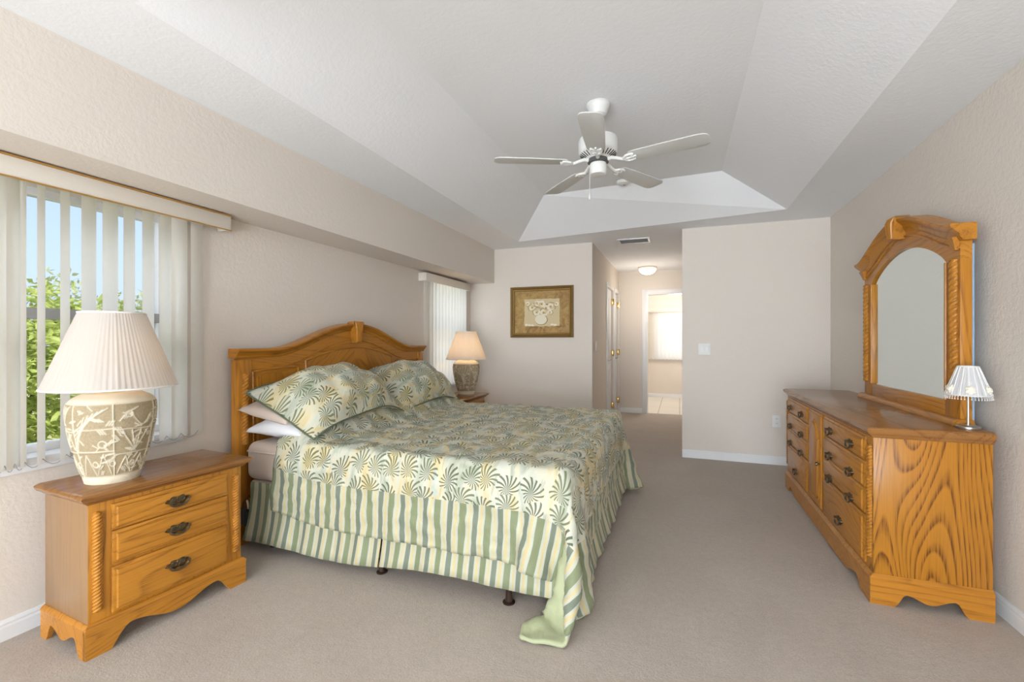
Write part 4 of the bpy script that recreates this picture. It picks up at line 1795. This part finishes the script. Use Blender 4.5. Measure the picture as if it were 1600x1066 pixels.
sweep_yz(bm, [(y, m_out(y) - 0.03) for y in yy], [(0.002, -0.006), (-0.007, -0.004), (-0.009, 0.001), (-0.006, 0.006), (0.002, 0.007)], 0.0)
finish('bead_moulding', bm, 'oak_y', top_o)
bm = bmesh.new()
prism(bm, [(-0.030, 1.015), (0.030, 1.015), (0.052, 1.12), (0.068, 1.140), (0.05, 1.152), (-0.05, 1.152), (-0.068, 1.140), (-0.052, 1.12)], 'x', 0.02, -0.062, bevel=0.008)
for k in range(5):
    y = -0.034 + k * 0.017
    tube(bm, [(-0.060, y * 0.5, 1.022), (-0.067, y * .8, 1.075), (-0.069, y, 1.12), (-0.056, y * 1.2, 1.146)], 0.009, 8)
finish('keystone', bm, 'oak_z', mi_)
bm = bmesh.new()
gy = [-0.47 + 0.94 * i / 60 for i in range(61)]
band(bm, [(y, 0.095) for y in gy], [(y, m_in(min(0.4649, abs(y))) + 0.012) for y in gy], 'x', 0.014, 0.020)
finish('mirror_glass', bm, 'mirror', mi_)
bm = bmesh.new()
box(bm, fr_back, fr_back + 0.008, -0.60, 0.60, 0.02, 0.87)
finish('backing_board', bm, plain('grey_blue_backing', srgb(140, 160, 185), 0.7), mi_, smooth=0)


# small accent lamp
t = thing('accent_lamp', 'small steel accent lamp with white beaded shade on the dresser corner', 'lamp', (1.245, 2.69, 0.835))
bm = bmesh.new()
lathe(bm, [(0.042, 0), (0.044, 0.004), (0.044, 0.013), (0.038, 0.017), (0.010, 0.019)], 40)
finish('base', bm, 'chrome', t)
bm = bmesh.new()
lathe(bm, [(0.0045, 0.018), (0.0045, 0.16), (0.009, 0.165), (0.009, 0.20), (0.004, 0.205)], 16)
finish('pole', bm, 'chrome', t)
so = finish('lamp_shade', shade_bm(0.078, 0.035, 0.158, 0.288, 180, 30, 0.02), 'lace', t, smooth=80)
bm = bmesh.new()
for i in range(16):
    a = 2 * PI * i / 16
    tube(bm, [(0.079 * math.cos(a), 0.079 * math.sin(a), 0.160), (0.0365 * math.cos(a), 0.0365 * math.sin(a), 0.287)], 0.0022, 6)
bm2 = ring_bm([(0.079, 0.159), (0.036, 0.288)], 0.003)
me_ = bpy.data.meshes.new('tmp')
bm2.to_mesh(me_)
bm.from_mesh(me_)
bm2.free()
bpy.data.meshes.remove(me_)
finish('shade_ribs', bm, 'white_plastic', so)
bm = bmesh.new()
for i in range(44):
    a = 2 * PI * i / 44
    for q in range(3):
        rr = 0.0022 if q < 2 else 0.0032
        bmesh.ops.create_icosphere(bm, subdivisions=1, radius=rr, matrix=Matrix.Translation((0.0795 * math.cos(a), 0.0795 * math.sin(a), 0.153 - 0.0055 * q)))
finish('bead_fringe', bm, 'white_plastic', so)
for i in range(6):
    a = 2 * PI * i / 6 + 0.2
    bm = bmesh.new()
    for (n_, R_, zz) in ((6, 0.013, 0), (5, 0.009, 0.004), (4, 0.005, 0.008)):
        for k in range(n_):
            b_ = 2 * PI * k / n_ + zz * 60
            mt = Matrix.Translation((R_ * math.cos(b_), R_ * .8 * math.sin(b_), zz)) @ Matrix.Diagonal((1, 1, 0.45, 1))
            bmesh.ops.create_icosphere(bm, subdivisions=2, radius=0.008, matrix=mt)
    fo = finish('fabric_rose', bm, 'cream_rose', so)
    fo.location = (0.071 * math.cos(a), 0.071 * math.sin(a), 0.185)
    fo.rotation_euler = (0, PI / 2 - 0.3, a)


# ------------------------------------------------------------------ ceiling fan
FC = (-0.488, 2.915, 2.75)
fan = thing('ceiling_fan', 'white five blade ceiling fan hanging from the tray ceiling', 'fan', FC)
bm = bmesh.new()
lathe(bm, [(0.074, 0.0), (0.076, -0.012), (0.070, -0.022), (0.062, -0.045), (0.052, -0.068), (0.030, -0.080), (0.014, -0.084)], 36)
finish('canopy', bm, 'fan_white', fan)
bm = bmesh.new()
lathe(bm, [(0.0135, -0.06), (0.0135, -0.19), (0.028, -0.195), (0.028, -0.215)], 18)
finish('downrod', bm, 'fan_white', fan)
bm = bmesh.new()
lathe(bm, [(0.03, -0.205), (0.09, -0.212), (0.118, -0.222), (0.126, -0.240), (0.126, -0.305), (0.118, -0.318), (0.070, -0.345), (0.060, -0.352)], 48)
mh = finish('motor_housing', bm, 'fan_white', fan)
bm = bmesh.new()
for i in range(30):
    a = 2 * PI * i / 30
    c_, s_ = math.cos(a), math.sin(a)
    tube(bm, [(0.114 * c_, 0.114 * s_, -0.3215), (0.080 * c_, 0.080 * s_, -0.3425)], 0.0028, 5)
finish('vent_slots', bm, 'dark_slot', mh)
bm = bmesh.new()
lathe(bm, [(0.062, -0.350), (0.066, -0.356), (0.066, -0.372), (0.05, -0.376)], 36)
finish('flywheel', bm, plain('dark_grey_metal', (0.10, 0.10, 0.10), 0.5), fan)
bm = bmesh.new()
lathe(bm, [(0.030, -0.372), (0.050, -0.378), (0.054, -0.388), (0.054, -0.432), (0.048, -0.448), (0.020, -0.452)], 36)
finish('switch_housing', bm, 'fan_white', fan)


def blade_bm():
    bm = bmesh.new()
    up = []
    for (x, hw_) in ((0.205, 0.048), (0.225, 0.055), (0.40, 0.063), (0.60, 0.068), (0.635, 0.066), (0.655, 0.052), (0.662, 0.030)):
        up.append((x, hw_))
    out = [(x, -h_) for x, h_ in up] + [(x, h_) for x, h_ in reversed(up)]
    prism(bm, out, 'z', -0.003, 0.003, bevel=0.0015)
    return bm


def iron_bm():
    bm = bmesh.new()
    tube(bm, [(0.060, 0, 0.012), (0.090, 0, 0.016), (0.125, 0, 0.004), (0.160, 0, -0.010), (0.200, 0, -0.009)], [0.013, 0.012, 0.010, 0.010, 0.011], 8)
    for s in (-1, 1):
        tube(bm, [(0.165, 0, -0.010), (0.185, s * 0.028, -0.010), (0.212, s * 0.034, -0.008), (0.235, s * 0.028, -0.007)], [0.009, 0.008, 0.008, 0.007], 8)
        tube(bm, [(0.215 + 0.012 * math.cos(q), s * 0.018 + 0.010 * math.sin(q), -0.008) for q in [2 * PI * i / 12 for i in range(12)]], 0.005, 6, closed=True)
    tube(bm, [(0.195, 0, -0.009), (0.245, 0, -0.006)], [0.009, 0.006], 8)
    return bm


first = None
for k in range(5):
    a = math.radians(-84 + 72 * k)
    if first is None:
        b = finish('blade', blade_bm(), 'fan_blade', fan)
        ir = finish('blade_iron', iron_bm(), 'fan_white', b)
        first = b
    else:
        b = first.copy()
        COL.objects.link(b)
        b.parent = fan
        ir = first.children[0].copy()
        COL.objects.link(ir)
        ir.parent = b
    b.location = (0, 0, -0.372)
    b.rotation_euler = (Matrix.Rotation(a, 3, 'Z') @ Matrix.Rotation(math.radians(-7), 3, 'X')).to_euler()
bm = bmesh.new()
tube(bm, [(-0.047, -0.012, -0.42), (-0.052, -0.013, -0.43), (-0.052, -0.013, -0.575)], 0.0018, 6)
lathe(bm, [(0.002, -0.572), (0.0055, -0.58), (0.007, -0.600), (0.004, -0.606)], 12, (-0.052, -0.013, 0))
finish('pull_chain', bm, 'fan_white', fan)

# smoke detector, air vent, hall light, bathroom light
o = thing('smoke_detector', 'round white smoke detector on the tray ceiling behind the fan', 'detector', (-0.50, 4.40, 2.75))
bm = bmesh.new()
lathe(bm, [(0.062, 0), (0.064, -0.006), (0.058, -0.024), (0.040, -0.034), (0.012, -0.036)], 36)
finish('casing', bm, 'white_plastic', o)
bm = bmesh.new()
lathe(bm, [(0.012, -0.036), (0.012, -0.039), (0.004, -0.041)], 16, (0.01, -0.005, 0))
finish('test_button', bm, plain('grey_button', (0.45, 0.45, 0.45), 0.5), o)

o = thing('air_vent', 'white slotted air vent in the hall entrance ceiling', 'vent', (-0.512, 5.60, 2.44))
bm = bmesh.new()
for b in ((-0.185, 0.185, -0.13, -0.105), (-0.185, 0.185, 0.105, 0.13), (-0.185, -0.16, -0.105, 0.105), (0.16, 0.185, -0.105, 0.105)):
    box(bm, b[0], b[1], b[2], b[3], -0.010, 0.0, 0.002)
finish('vent_frame', bm, 'white', o)
bm = bmesh.new()
box(bm, -0.16, 0.16, -0.105, 0.105, -0.003, -0.001)
finish('duct_opening', bm, plain('dark_grey_duct', (0.22, 0.22, 0.22), 0.8), o, smooth=0)
bm = bmesh.new()
for i in range(9):
    y = -0.092 + i * 0.023
    prism(bm, [(y - 0.009, -0.010), (y - 0.007, -0.011), (y + 0.006, -0.004), (y + 0.004, -0.003)], 'x', -0.16, 0.16)
finish('louver', bm, plain('grey_louver', (0.55, 0.55, 0.55), 0.5), o, smooth=0)

o = thing('ceiling_light', 'frosted glass flush ceiling light glowing in the hallway', 'light', (-0.49, 7.70, 2.44))
bm = bmesh.new()
lathe(bm, [(0.145, 0), (0.150, -0.008), (0.148, -0.022), (0.128, -0.030)], 40)
finish('light_base', bm, plain('cream_enamel', (0.72, 0.65, 0.52), 0.4), o)
bm = bmesh.new()
lathe(bm, [(0.140, -0.022), (0.138, -0.045), (0.120, -0.080), (0.085, -0.108), (0.040, -0.122), (0.008, -0.125)], 40)
finish('glass_bowl', bm, 'lit_glass', o, smooth=60)
bm = bmesh.new()
lathe(bm, [(0.010, -0.122), (0.012, -0.130), (0.006, -0.142), (0.002, -0.145)], 14)
finish('finial', bm, 'bright_brass', o)
point_light('hall_glow', o, (0, -0.3, -0.6), 8.5, (1.0, 0.88, 0.74), 0.10)

o = thing('recessed_light', 'small round lit light above the bathroom window', 'light', (-0.08, 10.30, 2.36))
bm = bmesh.new()
lathe(bm, [(0.10, 0.08), (0.10, 0.0), (0.085, -0.008), (0.07, -0.004)], 30)
finish('light_trim', bm, 'white', o)
bm = bmesh.new()
lathe(bm, [(0.070, -0.002), (0.03, -0.006)], 30)
finish('bulb_lens', bm, 'lit_disc', o)
point_light('bath_glow', o, (0, -0.9, -0.35), 32, (1.0, 0.94, 0.85), 0.15)


# ------------------------------------------------------------------ picture on the back wall
PY = YB
pc = thing('framed_picture', 'gold framed painting of cream roses in a bowl on the back wall', 'picture', (-1.638, PY, 1.607))
hw_, hh_ = 0.412, 0.322
def ring_frame(bm, w0, h0, w1, h1, y0, y1):
    A = [bm.verts.new((x, y0, z)) for x, z in ((-w0, -h0), (w0, -h0), (w0, h0), (-w0, h0))]
    B = [bm.verts.new((x, y1, z)) for x, z in ((-w1, -h1), (w1, -h1), (w1, h1), (-w1, h1))]
    for j in range(4):
        bm.faces.new((A[j], A[(j + 1) % 4], B[(j + 1) % 4], B[j]))
bm = bmesh.new()
prev = (hw_, hh_, 0.0)
for d_, y_ in ((0.0, -0.028), (0.012, -0.036), (0.024, -0.030), (0.034, -0.020), (0.040, -0.026), (0.050, -0.024), (0.056, -0.012)):
    cur = (hw_ - d_, hh_ - d_, y_)
    ring_frame(bm, prev[0], prev[1], cur[0], cur[1], prev[2], cur[2])
    prev = cur
bmesh.ops.remove_doubles(bm, verts=bm.verts, dist=1e-5)
fo = finish('frame', bm, 'frame_gold', pc, smooth=20)
bm = bmesh.new()
wb_, hb_ = hw_ - 0.044, hh_ - 0.044
for i in range(44):
    for s in (-1, 1):
        bmesh.ops.create_icosphere(bm, subdivisions=1, radius=0.0068, matrix=Matrix.Translation((-wb_ + 2 * wb_ * i / 43, -0.026, s * hb_)))
for i in range(34):
    for s in (-1, 1):
        bmesh.ops.create_icosphere(bm, subdivisions=1, radius=0.0068, matrix=Matrix.Translation((s * wb_, -0.026, -hb_ + 2 * hb_ * i / 33)))
finish('bead_trim', bm, plain('bright_gold_beads', srgb(196, 164, 96), 0.35, 0.5), fo)
bm = bmesh.new()
box(bm, -hw_ + 0.05, hw_ - 0.05, -0.012, -0.002, -hh_ + 0.05, hh_ - 0.05)
cv = finish('canvas', bm, 'canvas', pc, smooth=0)
cream = plain('painted_cream', srgb(214, 196, 156), 0.7)
wht = plain('painted_white', srgb(235, 226, 204), 0.7)
grn = plain('painted_olive', srgb(112, 104, 66), 0.7)
gold = plain('painted_gold', srgb(190, 156, 92), 0.7)
shd = plain('painted_tan', srgb(170, 146, 106), 0.7)


def disc(bm, cx, cz, rx, rz_, y, mi, n=20, wob=0.0, ph=0):
    vs_ = [bm.verts.new((cx + rx * (1 + wob * math.sin(5 * 2 * PI * i / n + ph)) * math.cos(2 * PI * i / n), y, cz + rz_ * (1 + wob * math.sin(5 * 2 * PI * i / n + ph)) * math.sin(2 * PI * i / n))) for i in range(n)]
    bm.faces.new(vs_).material_index = mi


bm = bmesh.new()
yk = -0.0125
q = [(-0.225, -0.18), (0.235, -0.18), (0.235, 0.165), (-0.225, 0.165)]
n_ = 40
rr_ = random.Random(2)
outl = []
for (a, b) in zip(q, q[1:] + q[:1]):
    for i in range(n_ // 2):
        s = i / (n_ // 2)
        outl.append((a[0] + (b[0] - a[0]) * s + rr_.uniform(-.004, .004), a[1] + (b[1] - a[1]) * s + rr_.uniform(-.004, .004)))
f = bm.faces.new([bm.verts.new((x, yk, z)) for x, z in outl])
f.material_index = 0
disc(bm, 0.0, -0.10, 0.085, 0.068, yk - .0004, 4)
disc(bm, -0.006, -0.096, 0.078, 0.062, yk - .0006, 1)
for i in range(22):
    a = rr_.uniform(0, PI)
    R_ = rr_.uniform(.08, .2)
    disc(bm, R_ * math.cos(a), 0.02 + R_ * .62 * math.sin(a), 0.022, 0.010 + rr_.uniform(0, .012), yk - .0008, 2, 10, 0.2, i)
for i, (x, z, R_) in enumerate(((-.13, .06, .052), (-.06, .10, .045), (0.005, .09, .058), (.07, .045, .05), (.13, .07, .055), (.03, .0, .055), (-.07, .0, .05), (.19, .09, .032), (-.18, .10, .032), (.12, -.01, .035))):
    disc(bm, x, z, R_, R_ * .92, yk - .001 - i * .0003, 4, 24, .06, i)
    for k in range(4):
        disc(bm, x + 0.008 * math.cos(k * 2 + i), z + 0.008 * math.sin(k * 2 + i), R_ * (.92 - .22 * k), R_ * (.84 - .2 * k), yk - .00105 - i * .0003 - k * .00005, (1, 0, 1, 3)[k], 20, .08, k + i)
for (x, z) in ((-.16, -.165), (-.12, -.168), (.14, -.160), (.18, -.165), (-.20, -.160)):
    disc(bm, x, z, .022, .013, yk - .0009, 1, 14, .1, x)
finish('rose_still_life', bm, [cream, wht, grn, gold, shd], cv, smooth=0, recalc=False)


# ------------------------------------------------------------------ switches and outlets
def plate(name, label, cat, loc, rz, w_, h_, kind):
    o = thing(name, label, cat, loc, rz)
    bm = bmesh.new()
    box(bm, -w_ / 2, w_ / 2, -0.006, 0, -h_ / 2, h_ / 2, 0.002)
    finish('wall_plate', bm, 'white_plastic', o)
    if kind == 'outlet':
        for z in (0.022, -0.022):
            bm = bmesh.new()
            lathe(bm, [(0.017, 0), (0.017, 0.003), (0.015, 0.004)], 20)
            box(bm, -0.007, -0.005, -0.004, 0.005, 0.0035, 0.0046, mi=1)
            box(bm, 0.005, 0.007, -0.004, 0.005, 0.0035, 0.0046, mi=1)
            r_ = finish('receptacle', bm, ['white_plastic', 'dark_slot'], o)
            r_.location = (0, -0.006, z)
            r_.rotation_euler = (PI / 2, 0, 0)
    else:
        for i in range(kind):
            x = (i - (kind - 1) / 2) * 0.046
            bm = bmesh.new()
            prism(bm, [(-0.006, -0.033), (-0.012, 0.030), (-0.006, 0.033)], 'x', x - 0.016, x + 0.016)
            finish('rocker_switch', bm, 'white', o, smooth=0)
    return o


plate('light_switch', 'white double light switch on the wall beside the hall opening', 'switch', (0.243, 5.20, 1.155), 0, 0.118, 0.118, 2)
plate('light_switch', 'white single light switch on the hallway wall before the doors', 'switch', (-0.998, 5.78, 1.18), PI / 2, 0.072, 0.118, 1)
plate('wall_outlet', 'white electrical outlet on the back wall beside the dresser', 'outlet', (0.912, 5.20, 0.437), 0, 0.076, 0.12, 'outlet')
